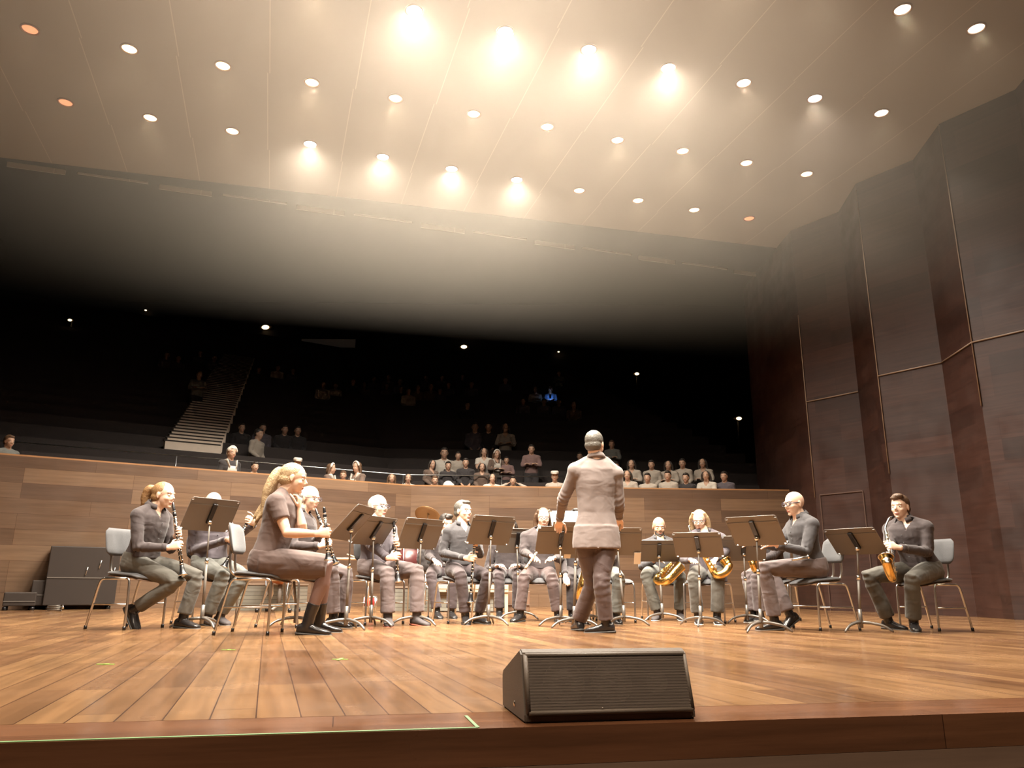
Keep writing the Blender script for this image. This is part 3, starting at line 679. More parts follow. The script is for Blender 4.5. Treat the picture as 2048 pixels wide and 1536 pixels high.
    if glasses:
        bm = bmesh.new()
        for q in (1, -1):
            c = hd_ + (hf*.101 + hl*.033*q + hu*.002)*hs
            tube(bm, [c + (hl*.027*math.cos(a) + hu*.019*math.sin(a))*hs for a in [2*math.pi*k/14 for k in range(15)]], (.0022 if glasses is True else glasses)*hs, 6)
            tube(bm, [c + hl*.027*q*hs + hu*.006, hd_ + (hf*.0 + hl*.083*q + hu*.008)*hs], (.0024 if glasses is True else glasses)*hs, 6)
        tube(bm, [hd_ + (hf*.102 + hl*.007 + hu*.006)*hs, hd_ + (hf*.102 - hl*.007 + hu*.006)*hs], .0026*hs, 6)
        finish('glasses', bm, M['glass_frame'], rt)
    # ---- hair
    st_, hc = hair; hm = H[hc] if hc else None
    if st_ != 'bald':
        bm = bmesh.new(); A = (hf, hl, hu)
        def he(x, y, z, rx, ry, rz, seg=20): ell(bm, hd_ + (hf*x+hl*y+hu*z)*hs, (rx*hs, ry*hs, rz*hs), A, seg)
        if st_ == 'short': he(-.026, 0, .040, .101, .083, .092, 26); he(-.05, 0, -.015, .070, .078, .06); he(.045, 0, .098, .040, .052, .022)
        if st_ == 'quiff': he(-.026, 0, .042, .101, .083, .094, 26); he(-.05, 0, -.015, .070, .078, .06); he(.050, .01, .108, .046, .056, .030); he(.075, -.01, .092, .02, .045, .02)
        if st_ == 'thin': he(-.030, 0, .030, .094, .082, .086, 26); he(-.05, 0, -.02, .066, .078, .055)
        if st_ in ('tail', 'longtail', 'long', 'bob', 'bun'): he(-.024, 0, .034, .1005, .082, .0915, 26); he(-.045, 0, -.02, .072, .079, .065)
        fh = V((hf.x, hf.y, 0)).normalized()
        if st_ == 'tail':
            tube(bm, smoothpath([hd_ + (fh*x+Z*z)*hs for x, z in ((-.09, .06), (-.155, .055), (-.185, -.01), (-.19, -.07), (-.225, -.115))], 4), [.018, .03, .038, .044, .047, .048, .046, .045, .044, .043, .041, .038, .036, .032, .026, .018, .006], 12)
        if st_ == 'longtail':
            for oy, k_ in ((0, 1), (.022, .8), (-.022, .85)):
                tube(bm, smoothpath([hd_ + (fh*x+Z*z+hl*(oy*min(1, -z*6+.6) if z < .1 else 0))*hs for x, z in ((-.085, .065), (-.128, .055), (-.165, -.03), (-.192+oy*.5, -.15), (-.235-oy, -.27), (-.285-oy*.6, -.37*k_-.04))], 4), [.018, .024, .030, .034, .036, .040, .044, .046, .047, .047, .046, .044, .037, .035, .032, .028, .024, .020, .016, .011, .004][:21], 12, hint=(0, 0, 1))
        if st_ in ('long', 'bob'):
            z1 = -.20 if st_ == 'long' else -.125
            for q in (1, -1):
                tube(bm, smoothpath([hd_ + (hf*.01+hl*.055*q+hu*.095)*hs, hd_ + (hf*.0+hl*.088*q+hu*.02)*hs, hd_ + (-hf*.012+hl*.096*q-hu*.06)*hs, hd_ + (-hf*.01+hl*.090*q+hu*z1)*hs], 4), [(.020, .03)]*3+[(.024, .036)]*9+[.010], 12)
            he(-.06, 0, -.06, .05, .085, .09)
        bm2 = fuse(bm, max(vox, .006), 1, .0018, 50); ho = finish('hair', bm2, hm, rt)
        if st_ in ('tail', 'longtail'):
            bm = bmesh.new(); tube(bm, [hd_ + (fh*-.098+Z*.063)*hs, hd_ + (fh*-.113+Z*.060)*hs], .027*hs, 12); finish('hair_tie', bm, M['black'], ho)
    if beard:
        bm = bmesh.new(); A = (hf, hl, hu)
        for x, y, z, rx, ry, rz in ((.040, 0, -.080, .050, .052, .040), (.030, .048, -.055, .030, .014, .035), (.030, -.048, -.055, .030, .014, .035), (.085, 0, -.049, .010, .027, .006), (.072, 0, -.100, .022, .024, .018)):
            ell(bm, hd_ + (hf*x+hl*y+hu*z)*hs, (rx*hs, ry*hs, rz*hs), A, 14)
        finish('beard', fuse(bm, max(vox, .005), 1, .003, 80), H[beard], rt)
    # ---- shirt
    if shirt:
        bm = bmesh.new(); torso(bm, .010, flare=.5 if long_shirt else 0)
        if long_shirt:
            d = (-sp_); c0 = pel
            loft(bm, [(c0 + sp_*.10, fl, .125*b, l, .19*b), (c0, fl, .135*b, l, .20*b), (c0 + d*long_shirt*.5, fl, .14*b, l, .205*b), (c0 + d*long_shirt, fl, .145*b, l, .205*b)], 24, 2.4)
        for q, sgn in (('L', 1), ('R', -1)):
            s_, e_, w_ = sh[q], el[q], wr[q]
            tube(bm, [nk + sp_*.006 + l*.015*sgn, nk - sp_*.030 + l*.085*sgn, s_ + (s_-nk).normalized()*.012], [.050*b, .056*b, .066*b], 16)
            ell(bm, s_, (.070*b, .070*b, .070*b)); ell(bm, s_*.6 + (nk-sp_*.14+l*.10*sgn)*.4, (.075*b, .075*b, .085*b), (fl, l, sp_))
            if sleeve == 'long': tube(bm, [s_, s_.lerp(e_, .4), s_.lerp(e_, .85), e_, e_.lerp(w_, .25), e_.lerp(w_, .6), e_.lerp(w_, .93)], [.064*b, .057*b, .053*b, .050*b, .048*b, .041*b, .036*b], 14)
            elif sleeve == 'short': tube(bm, [s_, s_.lerp(e_, .35), s_.lerp(e_, .58)], [.066*b, .061*b, .060*b], 14)
            elif sleeve == 'puff': ell(bm, s_.lerp(e_, .15), (.085, .085, .085))
        # creases gather at the bends
        bm2 = fuse(bm, cv, 3)
        for v in bm2.verts:
            for q in 'LR':
                k = max(0, 1-(v.co-el[q]).length/.13)
                if k > 0 and sleeve == 'long':
                    ax = (wr[q]-el[q]).normalized(); v.co += v.normal*(k*.006*math.sin((v.co-el[q]).dot(ax)*150 + 2*noise.noise(v.co*14)))
            v.co += v.normal*.007*noise.noise(V((v.co.x*11, v.co.y*11, v.co.z*5)))
        if collar or sleeve == 'short' or st_ == 'long':      # open neck: the cloth dips below the skin in a V
            for v in bm2.verts:
                d_ = v.co - pel; t = d_.dot(sp_)/Ls; la = abs(d_.dot(l)); fr_ = (d_ - sp_*d_.dot(sp_)).dot(fl)
                if t > .82 and fr_ > .03 and la < (t-.82)*.30: v.co -= fl*.042
        so = finish('dress_top' if dress else 'shirt', bm2, shirt, rt)
        if collar:
            bm = bmesh.new(); cc = nk - sp_*.004; n = 20; rr = []
            for z_, k_ in ((-.002, 1.12), (.046, 1.02), (.048, 1.09), (.008, 1.42)):
                rr.append([bm.verts.new(cc + sp_*(z_ - .022*math.cos(2*math.pi*i/n)*(1 if z_ > .0 else .6)) + fl*(.068*k_*hs*math.cos(2*math.pi*i/n)+.006) + l*(.070*k_*hs*math.sin(2*math.pi*i/n))) for i in range(n+1) if True])
            for a_, b_ in zip(rr, rr[1:]+rr[:1]):
                for i in range(2, n-2): bm.faces.new((a_[i], a_[(i+1) % (n+1)], b_[(i+1) % (n+1)], b_[i]))
            finish('collar', bm, shirt, so)
            for t in (.74, .60, .46, .32): bm = bmesh.new(); ell(bm, pel + (nk-pel)*t + fl*(.02*math.sin(t*3.1) + (.118 if .3 < t < .8 else .112)*b + .008), (.004, .006, .006), (fl, l, sp_), 8); finish('button', bm, M['pad'], so)
            if sleeve == 'long':
                for q in 'LR':
                    s_, e_, w_ = sh[q], el[q], wr[q]; bm = bmesh.new(); tube(bm, [e_.lerp(w_, .80), e_.lerp(w_, .955)], [.040*b, .037*b], 14); finish('cuff', bm, shirt, so)
    # ---- trousers or skirt, shoes
    if trous:
        bm = bmesh.new()
        loft(bm, [(pel - sp_*.10, fl, .10*b, l, .15*b), (pel - sp_*.03, fl, .125*b, l, .185*b), (pel + sp_*.05, fl, .124*b, l, .185*b), (pel + sp_*.09, fl, .115*b, l, .178*b)], 24, 2.3)
        if dress:
            mk = (kn['L']+kn['R'])/2; dk = (mk-pel).normalized()
            for q in 'LR': tube(bm, [hp[q], hp[q].lerp(kn[q], .5), hp[q].lerp(kn[q], 1.0) ], [.118*b, .105*b, .088*b], 16)
            loft(bm, [(pel.lerp(mk, .15), perp(Z, dk), .12*b, l, .20*b), (pel.lerp(mk, .6), perp(Z, dk), .10*b, l, .185*b), (pel.lerp(mk, 1.02), perp(Z, dk), .085*b, l, .17*b)], 20, 2.6)
        else:
            for q in 'LR':
                if not legs: continue
                h_, k_, a_ = hp[q], kn[q], an[q]
                tube(bm, [h_, h_.lerp(k_, .35), h_.lerp(k_, .8), k_, k_.lerp(a_, .2), k_.lerp(a_, .55), k_.lerp(a_, .93 if not standing else .97)], [.105*b, .092*b, .074*b, .070*b, .068*b, .066*b, .066*b], 16)
        bm2 = fuse(bm, cv, 3)
        for v in bm2.verts:
            for q in 'LR':
                k = max(0, 1-(v.co-kn[q]).length/.16)
                if k > 0 and not dress: v.co += v.normal*(k*.005*math.sin((v.co-kn[q]).dot((an[q]-kn[q]).normalized())*95 + 3*noise.noise(v.co*12)))
            v.co += v.normal*.008*noise.noise(V((v.co.x*7, v.co.y*7, v.co.z*4)))
        finish('skirt' if dress else 'trousers', bm2, trous, rt)
        if tights:
            bm = bmesh.new()
            for q in 'LR': tube(bm, [hp[q].lerp(kn[q], .6), kn[q], kn[q].lerp(an[q], .3), kn[q].lerp(an[q], .7), an[q]], [.07, .062, .060, .046, .040], 16)
            finish('tights', fuse(bm, cv, 2), tights, rt)
    if legs:
        for q in 'LR':
            t_ = g(q+'toe'); a_ = an[q]; d = (t_-a_); hz = V((d.x, d.y, 0)); d2 = V((d.x, d.y, d.z+.05)).normalized(); sd = Z.cross(d2).normalized(); un = d2.cross(sd)
            base = a_ - un*.088
            bm = bmesh.new()
            def stn(x, ra, h): return (base + d2*x*hs + un*(h/2), sd, ra*hs, un, h/2)
            loft(bm, [stn(-.072, .024, .05), stn(-.060, .036, .075), stn(-.02, .040, .085), stn(.03, .040, .080), stn(.075, .044, .062), stn(.12, .047, .050), stn(.16, .042, .042), stn(.185, .028, .032), stn(.193, .014, .02)], 16, 2.5)
            tube(bm, [a_ - un*.03, a_ + (kn[q]-a_).normalized()*.05], [.044*hs, .043*hs], 14)
            if boot:
                u_ = (kn[q]-a_).normalized(); tube(bm, [a_ - un*.04, a_ + u_*.06, a_ + u_*.15], [.046, .047, .052], 16)
                loft(bm, [(base + d2*-.05 + un*z_, sd, .030, d2, .026) for z_ in (-.02, .03)], 12, 3)
            so = finish('shoe', fuse(bm, .006, 1), M[shoe], rt)
            bm = bmesh.new()
            loft(bm, [(base + d2*x*hs - un*.0, sd, ra*hs, un, .011) for x, ra in ((-.078, .022), (-.066, .036), (-.02, .041), (.03, .040), (.08, .046), (.12, .049), (.165, .043), (.19, .028), (.199, .012))], 16, 2.5)
            finish('sole', bm, M[sole], so)
    return rt, fl, sp_, (hf, hl, hu)
def joints(P):
    """P: dict of photo pixels + depth offsets -> world joints"""
    D = P['D']; J = {}
    def pt(v, z=None):
        p = at(v[0], v[1], D + (v[2] if len(v) > 2 else 0))
        if z is not None: p.z = z
        return p
    yaw = R(P['yaw']); f = V((math.cos(yaw), math.sin(yaw), 0)); l = V((-f.y, f.x, 0))
    J['pel'] = pt(P['pel']); J['neck'] = pt(P['neck']); J['head'] = pt(P['head'])
    sp_ = (J['neck']-J['pel']).normalized(); sw = P.get('sw', .175); s = P.get('s', 1)
    ly = V((-math.sin(R(P.get('syaw', P['yaw']))), math.cos(R(P.get('syaw', P['yaw']))), 0))
    for q, sg in (('L', 1), ('R', -1)):
        J[q+'sh'] = pt(P[q+'sh']) if q+'sh' in P else J['neck'] - sp_*.088 + ly*sw*sg
        J[q+'hip'] = J['pel'] + l*.09*sg + f*.0 - Z*.0
        J[q+'an'] = pt(P[q+'an'][:3], None)
        if len(P[q+'an']) < 4: J[q+'an'].z = .095
        else: J[q+'an'].z = P[q+'an'][3]
        J[q+'kn'] = pt(P[q+'kn']) if q+'kn' in P else ik(J[q+'hip'], J[q+'an'], .44*s, .42*s, Z*.8+f)
        J[q+'wr'] = pt(P[q+'wr']) if q+'wr' in P else J[q+'sh'] + f*.3 - Z*.3
        J[q+'el'] = pt(P[q+'el']) if q+'el' in P else ik(J[q+'sh'], J[q+'wr'], .29*s, .25*s, -Z*1.0 + ly*sg*.5 - f*.3)
        ty = R(P.get(q+'ty', P['yaw'])); tp = P.get(q+'tp', 0)
        J[q+'toe'] = J[q+'an'] + V((math.cos(ty), math.sin(ty), 0))*.17*math.cos(tp) + Z*(-.06 + .17*math.sin(tp))
    return J, f, l
def grip(G, tdir, f, inward, sg, curl=.95, rad=.016, fw=.85):
    """hand closing round a tube at G: returns wrist and (hd, pn, thumb, curl)"""
    hd = perp(f*fw + inward*(1-fw+.15) - Z*.1, tdir); pn = tdir.cross(hd).normalized()
    if pn.dot(inward) < 0: pn = -pn
    wr = G - hd*.083 - pn*(rad+.014)
    return wr, (hd, pn, hd.cross(pn).normalized()*(-1 if sg > 0 else 1), curl)
def clarinet(label, A, B, grp='clarinets held by the players', m='black', pin=False, key=None):
    A, B = V(A), V(B); L_ = (B-A).length; d = (B-A).normalized(); k = L_/.66
    root = empty('clarinet', A, label, 'clarinet', grp); O = V((0, 0, 0)); q = lambda t: O + d*(L_*t)
    bm = bmesh.new(); tube(bm, [q(0), q(.03), q(.10), q(.13)], [(.006, .009), (.011, .012), .0125, .0135], 12, hint=Z); finish('mouthpiece', bm, M['black'], root)
    bm = bmesh.new(); tube(bm, [q(.13), q(.17), q(.21)], [.014, .0165, .0145], 14); finish('barrel', bm, M['black'], root)
    bm = bmesh.new(); tube(bm, [q(.21), q(.5), q(.85)], [.0138, .0145, .0155], 14); finish('tube', bm, M[m], root)
    bm = bmesh.new(); tube(bm, [q(.85), q(.90), q(.95), q(.985), q(1.0)], [.0165, .019, .025, .034, .039], 18); finish('bell', bm, M['black'], root)
    bm = bmesh.new(); tube(bm, [q(.985)+d*.002, q(1.0)+d*.001], [.0360, .0405], 18); finish('bell_ring', bm, M['silver'], root)
    for t, r in ((.13, .0165), (.21, .0175), (.52, .018), (.85, .0195)):
        bm = bmesh.new(); tube(bm, [q(t-.006), q(t+.008)], r, 14); finish('ring', bm, M['silver'], root)
    side = perp(V((0, -1, .15)), d); s2 = d.cross(side)
    bm = bmesh.new()
    for t in (.25, .30, .35, .41, .47, .56, .62, .68, .74, .80):
        for w_, rr in ((side*.9+s2*.4, .0085), (side*.5-s2*.85, .006)):
            ell(bm, q(t) + w_.normalized()*.0185, (rr, rr, .0035), (d, w_.normalized().cross(d), w_.normalized()), 8)
    tube(bm, [q(.23)+(side-s2*.5).normalized()*.021, q(.50)+(side-s2*.5).normalized()*.021], .003, 6); tube(bm, [q(.55)+(side-s2*.4).normalized()*.022, q(.83)+(side-s2*.4).normalized()*.022], .003, 6)
    finish('keywork', bm, M['silver'], root)
    if pin:
        bm = bmesh.new(); tube(bm, [q(1.0), q(1.0)+d*.05], .004, 6); finish('floor_pin', bm, M['silver'], root)
    return root, A, d, L_
def saxophone(label, Mp, T, Bo, Be, side, bell=.062, col='gold', r0=.012, body='gold', r1=.034):
    """Mp mouthpiece tip, T top of the body, Bo lowest point of the bow, Be centre of the bell mouth"""
    root = empty('saxophone', T, label, 'saxophone', 'saxophones held by the players'); q = lambda p: V(p)-T
    Mp, T_, Bo, Be = q(Mp), q(T), q(Bo), q(Be); ax = (Bo-T_).normalized()
    top = T_ - ax*.03; nb = (Mp + top)/2 + (-ax)*.045
    bm = bmesh.new(); tube(bm, smoothpath([Mp.lerp(nb, .35), nb, top+(-ax)*.01, T_+ax*.01], 5), r0*.85, 12); finish('neck', bm, M['silver'], root)
    bm = bmesh.new(); tube(bm, [Mp, Mp.lerp(nb, .25), Mp.lerp(nb, .6)], [(.004, .008), .010, .0125], 12); finish('mouthpiece', bm, M['black'], root)
    bm = bmesh.new(); tube(bm, [T_, T_.lerp(Bo, .5), T_.lerp(Bo, .9)], [r0+.003, (r0+r1)/2, r1*.95], 16); finish('body_tube', bm, M[body], root)
    off_ = perp(Be-Bo, ax); wd_ = (Be-Bo).dot(off_)
    pts = smoothpath([T_.lerp(Bo, .88), Bo + off_*r1*.4, Bo + off_*(wd_*.6)+ax*.0, Bo + off_*wd_ - ax*.05, Be.lerp(Bo+off_*wd_, .4), Be], 5)
    n = len(pts); rr = [r1*.93 + (r1*.35)*(i/(n-1)) + (bell-r1*1.28)*max(0, (i/(n-1)-.6)/.4)**2.2 for i in range(n)]
    bm = bmesh.new(); tube(bm, pts, rr, 20, cap=False)
    inner = [p for p in pts[::-1]]; e = pts[-1]-pts[-2]
    tube(bm, [pts[-1], pts[-2], pts[-5], pts[-8]], [rr[-1]-.003, rr[-2]-.004, rr[-5]-.004, rr[-8]-.005], 20, cap=False); finish('bell', bm, M[col], root)
    bd = e.normalized(); a_ = perp(Z if abs(bd.z) < .9 else V((1, 0, 0)), bd); b_ = bd.cross(a_)
    bm = bmesh.new(); tube(bm, [pts[-1] + (a_*math.cos(t)+b_*math.sin(t))*bell for t in [2*math.pi*k/24 for k in range(25)]], .004, 6); finish('bell_rim', bm, M['silver' if body != 'gold' else 'gold'], root)
    bm = bmesh.new()
    for t in (.08, .17, .26, .35, .44, .54, .64, .74, .83):
        rr_ = r0+(r1-r0)*t; c = T_.lerp(Bo, t) + side*(rr_+.006); ell(bm, c, (.013+.010*t, .013+.010*t, .005), (ax, side.cross(ax), side), 10)
        c = T_.lerp(Bo, t+.03) + (side*.3+side.cross(ax)*.95)*(rr_+.008); ell(bm, c, (.010, .010, .005), (ax, side, side.cross(ax)), 8)
    for t in (.35, .6, .8):
        c = Bo + off_*wd_*1.0 + (Be-Bo-off_*wd_)*t + side*(r1+.010); ell(bm, c, (.022, .022, .006), (ax, side.cross(ax), side), 12)
    tube(bm, [T_.lerp(Bo, .03)+side*.03+side.cross(ax)*.012, T_.lerp(Bo, .88)+side*(r1+.012)+side.cross(ax)*.014], .0032, 6)
    tube(bm, [T_.lerp(Bo, .10)+side*.028-side.cross(ax)*.012, T_.lerp(Bo, .60)+side*.034-side.cross(ax)*.014], .0032, 6)
    finish('keywork', bm, M['silver'] if body != 'gold' else M['gold'], root)
    return root
cM = lambda n, c, **k: cloth(n, c, **k)
CL_ = {'black': cM('black_shirt_cloth', (0.044, 0.035, 0.036)), 'charcoal': cM('charcoal_shirt_cloth', (0.061, 0.048, 0.048)), 'navy': cM('blue_grey_shirt_cloth', (0.094, 0.079, 0.090)),
       'slate': cM('slate_shirt_cloth', (0.058, 0.054, 0.057)), 'mauve': cM('mauve_dress_cloth', (0.117, 0.082, 0.074)), 'taupe': cM('taupe_tunic_cloth', (0.189, 0.152, 0.140), fold=.3), 'plum': cM('plum_trouser_cloth', (0.088, 0.061, 0.058), rough=.5),
       'lav': cM('lavender_grey_trouser_cloth', (0.146, 0.114, 0.112)), 'olive': cM('olive_grey_trouser_cloth', (0.095, 0.088, 0.075)), 'grey': cM('grey_trouser_cloth', (0.136, 0.136, 0.122)), 'dkgrey': cM('dark_trouser_cloth', (0.065, 0.049, 0.051)),
       'greydenim': cM('grey_denim', (0.129, 0.126, 0.109)), 'tights': mat('mauve_tights', (.19, .12, .11), .6), 'white': cM('white_cloth', (.50, .45, .39)), 'cream': cM('cream_cloth', (.34, .29, .24)),
       'brown': cM('brown_cloth', (.12, .08, .06)), 'pink': cM('dusty_pink_cloth', (.18, .11, .10)), 'mint': cM('pale_green_cloth', (.38, .42, .34)), 'orange': cM('orange_cloth', (.45, .22, .10)), 'blue': cM('phone_lit_blue_cloth', (.10, .17, .32)), 'drk': cM('dark_audience_cloth', (.03, .025, .025))}  # the blue cloth has the phone's light put into its colour
def perform(label, P, clar=None, chair_lab=None, sax=None, seat=True, **kw):
    J, f, l = joints(P); D = P['D']; hands = kw.pop('hands', {}) or {}
    if clar:
        A, B = at(*clar['A'][:2], D+clar['A'][2]), at(*clar['B'][:2], D+clar['B'][2]); d = (B-A).normalized(); Ln = (B-A).length
        clarinet(clar['lab'], A, B, pin=clar.get('pin', False))
        for q, sg in (('L', 1), ('R', -1)):
            if 't'+q in clar:
                w_, h_ = grip(A+d*Ln*clar['t'+q], d, f, -l*sg, sg, fw=clar.get('fw', .85)); J[q+'wr'] = w_; hands[q] = h_
                if q+'el' not in P: J[q+'el'] = ik(J[q+'sh'], w_, .29, .25, -Z + l*sg*.5 - f*.3)
    if sax:
        g = lambda k: at(sax[k][0], sax[k][1], D+sax[k][2])
        Mp, T, Bo, Be = g('M'), g('T'), g('Bo'), g('Be'); ax = (Bo-T).normalized()
        saxophone(sax['lab'], Mp, T, Bo, Be, perp(V(sax.get('side', (0, -1, .2))), ax), bell=sax.get('bell', .062), r1=sax.get('r1', .034), col=sax.get('col', 'gold'), body=sax.get('body', 'gold'))
        for q, sg in (('L', 1), ('R', -1)):
            if 't'+q in sax:
                w_, h_ = grip(T+(Bo-T)*sax['t'+q] , ax, f, -l*sg, sg, curl=.7, rad=.030); J[q+'wr'] = w_; hands[q] = h_
                if q+'el' not in P: J[q+'el'] = ik(J[q+'sh'], w_, .29, .25, -Z + l*sg*.5 - f*.3)
    root = J['pel'].copy(); root.z = 0
    r = person(P['key'], label, root, J, R(P['yaw']), R(P['hyaw']), R(P.get('hp', 0)), R(P.get('hr', 0)), hands=hands, group='musicians on the stage', **kw)
    if seat:
        cf = R(P.get('cyaw', P['yaw'])); cp = root + V((math.cos(cf), math.sin(cf), 0))*P.get('cf', .07)
        chair(cp.x, cp.y, P.get('cyaw', P['yaw']), chair_lab)
    return J, f, l
perform('woman with light ponytail and dark shirt playing a clarinet, seated at far left',
    dict(key=1, D=7.1, yaw=-18, hyaw=-12, hp=-4, pel=(279, 1126), neck=(309.5, 1014.8), head=(328, 991), Lkn=(394, 1151, .12), Rkn=(355, 1163, -.12), Ran=(272, 1216, -.05, .17), Rty=-18, Rtp=-.9, Lan=(366, 1236, .1), cf=.0),
    clar=dict(A=(346, 1005, -.05), B=(366, 1151, -.15), tL=.42, tR=.60, lab='clarinet held upright by the ponytailed player at far left'), chair_lab='chair with grey back under the ponytailed player at far left',
    hair=('tail', 'lightbrown'), shirt=CL_['charcoal'], trous=CL_['olive'], bulk=.95)
perform('bald man in blue-grey shirt hidden behind a music stand, raising his clarinet',
    dict(key=2, D=8.0, yaw=-42, hyaw=-50, pel=(419, 1130), neck=(423.3, 1033.5), head=(427, 1008), Lkn=(488, 1150, -.2), Rkn=(445, 1152, -.35), Lan=(440, 1230, -.15), Ran=(415, 1230, -.3), Lwr=(483, 1050, -.2), Lel=(462, 1082, -.05), Rwr=(452, 1097, -.35), Rel=(385, 1102, -.05)),
    clar=dict(A=(502, 1030, -.3), B=(448, 1134, -.42), tR=.55, tL=.10, lab='clarinet held slanting by the bald man behind the left stand', fw=.4), chair_lab='chair under the bald man behind the left stand',
    hair=('bald', 'grey'), shirt=CL_['navy'], trous=CL_['grey'], shoe='suede')
perform('woman with very long blonde ponytail in mauve dress, hand at her chin',
    dict(key=3, D=6.5, yaw=2, hyaw=8, hp=-10, pel=(533, 1126), neck=(567.6, 987.6), head=(588, 957), Rkn=(656, 1134, -.1), Lkn=(650, 1132, .15), Ran=(616, 1222, -.1), Lan=(640, 1226, .25), Rwr=(629, 1074, -.3), Rel=(574, 1066, -.22), Lwr=(598, 1020, .0), Lel=(606, 1062, .02), cf=-.02, s=1.05),
    clar=dict(A=(648, 1014, -.28), B=(657, 1120, -.3), tR=.50, lab='clarinet held upright by the woman in the mauve dress'), chair_lab='chair under the woman in the mauve dress',
    hands={'L': (V((.0, -.05, .9)).normalized(), V((-1, 0, .1)).normalized(), V((0, -1, 0)), .95)},
    hair=('longtail', 'blond'), shirt=CL_['mauve'], trous=CL_['mauve'], tights=CL_['tights'], dress=True, boot=True, sleeve='short', collar=False, bulk=1.12, hs=1.04)
perform('bald man with glasses and white temples playing behind the woman in the mauve dress',
    dict(key=4, D=7.6, yaw=-14, hyaw=-24, hp=-8, pel=(600, 1128), neck=(601.5, 1023.4), head=(620, 997), Lkn=(694, 1146, .1), Rkn=(664, 1140, -.1), Lan=(686, 1226, .1), Ran=(668, 1224, -.1), cf=0),
    clar=dict(A=(631, 1017, -.18), B=(672, 1128, -.3), tL=.38, tR=.64, lab='dark clarinet slanting from the mouth of the bald man with glasses'), chair_lab='chair of the bald man behind the woman in mauve',
    hair=('thin', 'white'), shirt=CL_['charcoal'], trous=CL_['lav'], glasses=True)
perform('white-haired man with glasses, grey shirt and lavender-grey trousers, holding a clarinet',
    dict(key=5, D=8.25, yaw=-48, hyaw=-35, pel=(752, 1137), neck=(750.5, 1042), head=(757, 1014), Rkn=(775, 1146, -.42), Lkn=(834, 1142, -.25), Ran=(776, 1230, -.42), Rty=-75, Lan=(834, 1228, -.25), Lty=-45, sw=.19),
    clar=dict(A=(787, 1040, -.35), B=(797, 1164, -.45), tL=.38, tR=.60, lab='clarinet held upright by the white-haired man'), chair_lab='chair under the white-haired man',
    hair=('thin', 'white'), shirt=CL_['navy'], trous=CL_['lav'], shoe='suede', sole='redsole', glasses=.0030, hs=1.06, bulk=1.1)
perform('dark-haired man in black, half hidden behind the lean grey-haired player',
    dict(key=6, D=10.0, yaw=-70, hyaw=-60, hp=-10, pel=(886, 1142), neck=(888.3, 1070.1), head=(892, 1048), Rkn=(862, 1150, -.35), Lkn=(908, 1152, -.35), Ran=(874, 1222, -.35), Lan=(902, 1222, -.3), Rwr=(868, 1120, -.3), Rel=(856, 1112, -.1), Lwr=(905, 1120, -.3)),
    chair_lab='chair behind the lean grey-haired player', hair=('quiff', 'dark'), shirt=CL_['black'], trous=CL_['dkgrey'])
perform('lean grey-haired man in dark open-necked shirt holding a long clarinet',
    dict(key=7, D=8.65, yaw=-62, hyaw=-42, pel=(922, 1140), neck=(924.2, 1049.3), head=(927, 1023), Rkn=(921, 1149, -.42), Lkn=(975, 1150, -.3), Ran=(931, 1226, -.35), Rty=-80, Lan=(958, 1222, -.15), Lty=-50, Rel=(884, 1106, -.1), sw=.165),
    clar=dict(A=(950, 1066, -.38), B=(941, 1205, -.42), tR=.37, tL=.14, lab='long dark clarinet held upright by the lean grey-haired man', pin=True), chair_lab='chair under the lean grey-haired man',
    hair=('short', 'grey'), shirt=CL_['slate'], trous=CL_['dkgrey'], bulk=.92)
perform('woman in black with scooped neckline, face hidden behind a music stand',
    dict(key=8, D=10.2, yaw=-88, hyaw=-80, pel=(1014, 1144), neck=(1015.2, 1081.2), head=(1018, 1054), Rkn=(998, 1153, -.38), Lkn=(1036, 1153, -.38), Ran=(999, 1218, -.35), Lan=(1034, 1218, -.3), Rwr=(994, 1132, -.25), Lwr=(1036, 1132, -.25)),
    chair_lab='chair under the woman with the scooped neckline', hair=('long', 'dark'), shirt=CL_['black'], trous=CL_['dkgrey'], collar=False)
perform('woman with long brown hair and glasses in dark blouse, holding a pale flute low',
    dict(key=9, D=9.35, yaw=-86, hyaw=-88, hp=-8, pel=(1080, 1147), neck=(1083.3, 1059), head=(1087, 1036), Rkn=(1048, 1156, -.42), Lkn=(1104, 1156, -.42), Ran=(1040, 1229, -.42), Rty=-120, Lan=(1116, 1229, -.4), Rwr=(1063, 1112, -.32), Rel=(1047, 1104, -.08), Lwr=(1108, 1116, -.35), sw=.185),
    chair_lab='chair under the woman with long brown hair', hair=('long', 'brown'), shirt=CL_['charcoal'], trous=CL_['plum'], glasses=True, collar=False)
A_, B_ = at(1077, 1099, 8.95), at(1051, 1137, 8.85)
root = empty('flute', A_, 'pale flute held slanting down by the woman with long brown hair', 'flute'); bm = bmesh.new(); tube(bm, [V((0, 0, 0)), (B_-A_)*.9, B_-A_], [.012, .013, .018], 12); finish('tube', bm, M['beige'], root)
bm = bmesh.new()
for t in (.2, .35, .5, .65, .8): ell(bm, (B_-A_)*t + V((.004, -.013, .004)), (.007, .004, .007), seg=8)
finish('keywork', bm, M['silver'], root)
perform('seated player in black hidden behind the conductor\'s left side, hand on the knee',
    dict(key=10, D=9.5, yaw=-90, hyaw=-90, pel=(1150, 1146), neck=(1152.1, 1061.7), head=(1153, 1037), Rkn=(1143, 1156, -.42), Lkn=(1176, 1156, -.42), Ran=(1144, 1228, -.4), Lan=(1173, 1228, -.4), Rwr=(1131, 1150, -.42), Lwr=(1172, 1140, -.4)),
    chair_lab='chair behind the conductor\'s left side', hair=('short', 'dark'), shirt=CL_['black'], trous=CL_['black'], sleeve='long', bulk=.95)
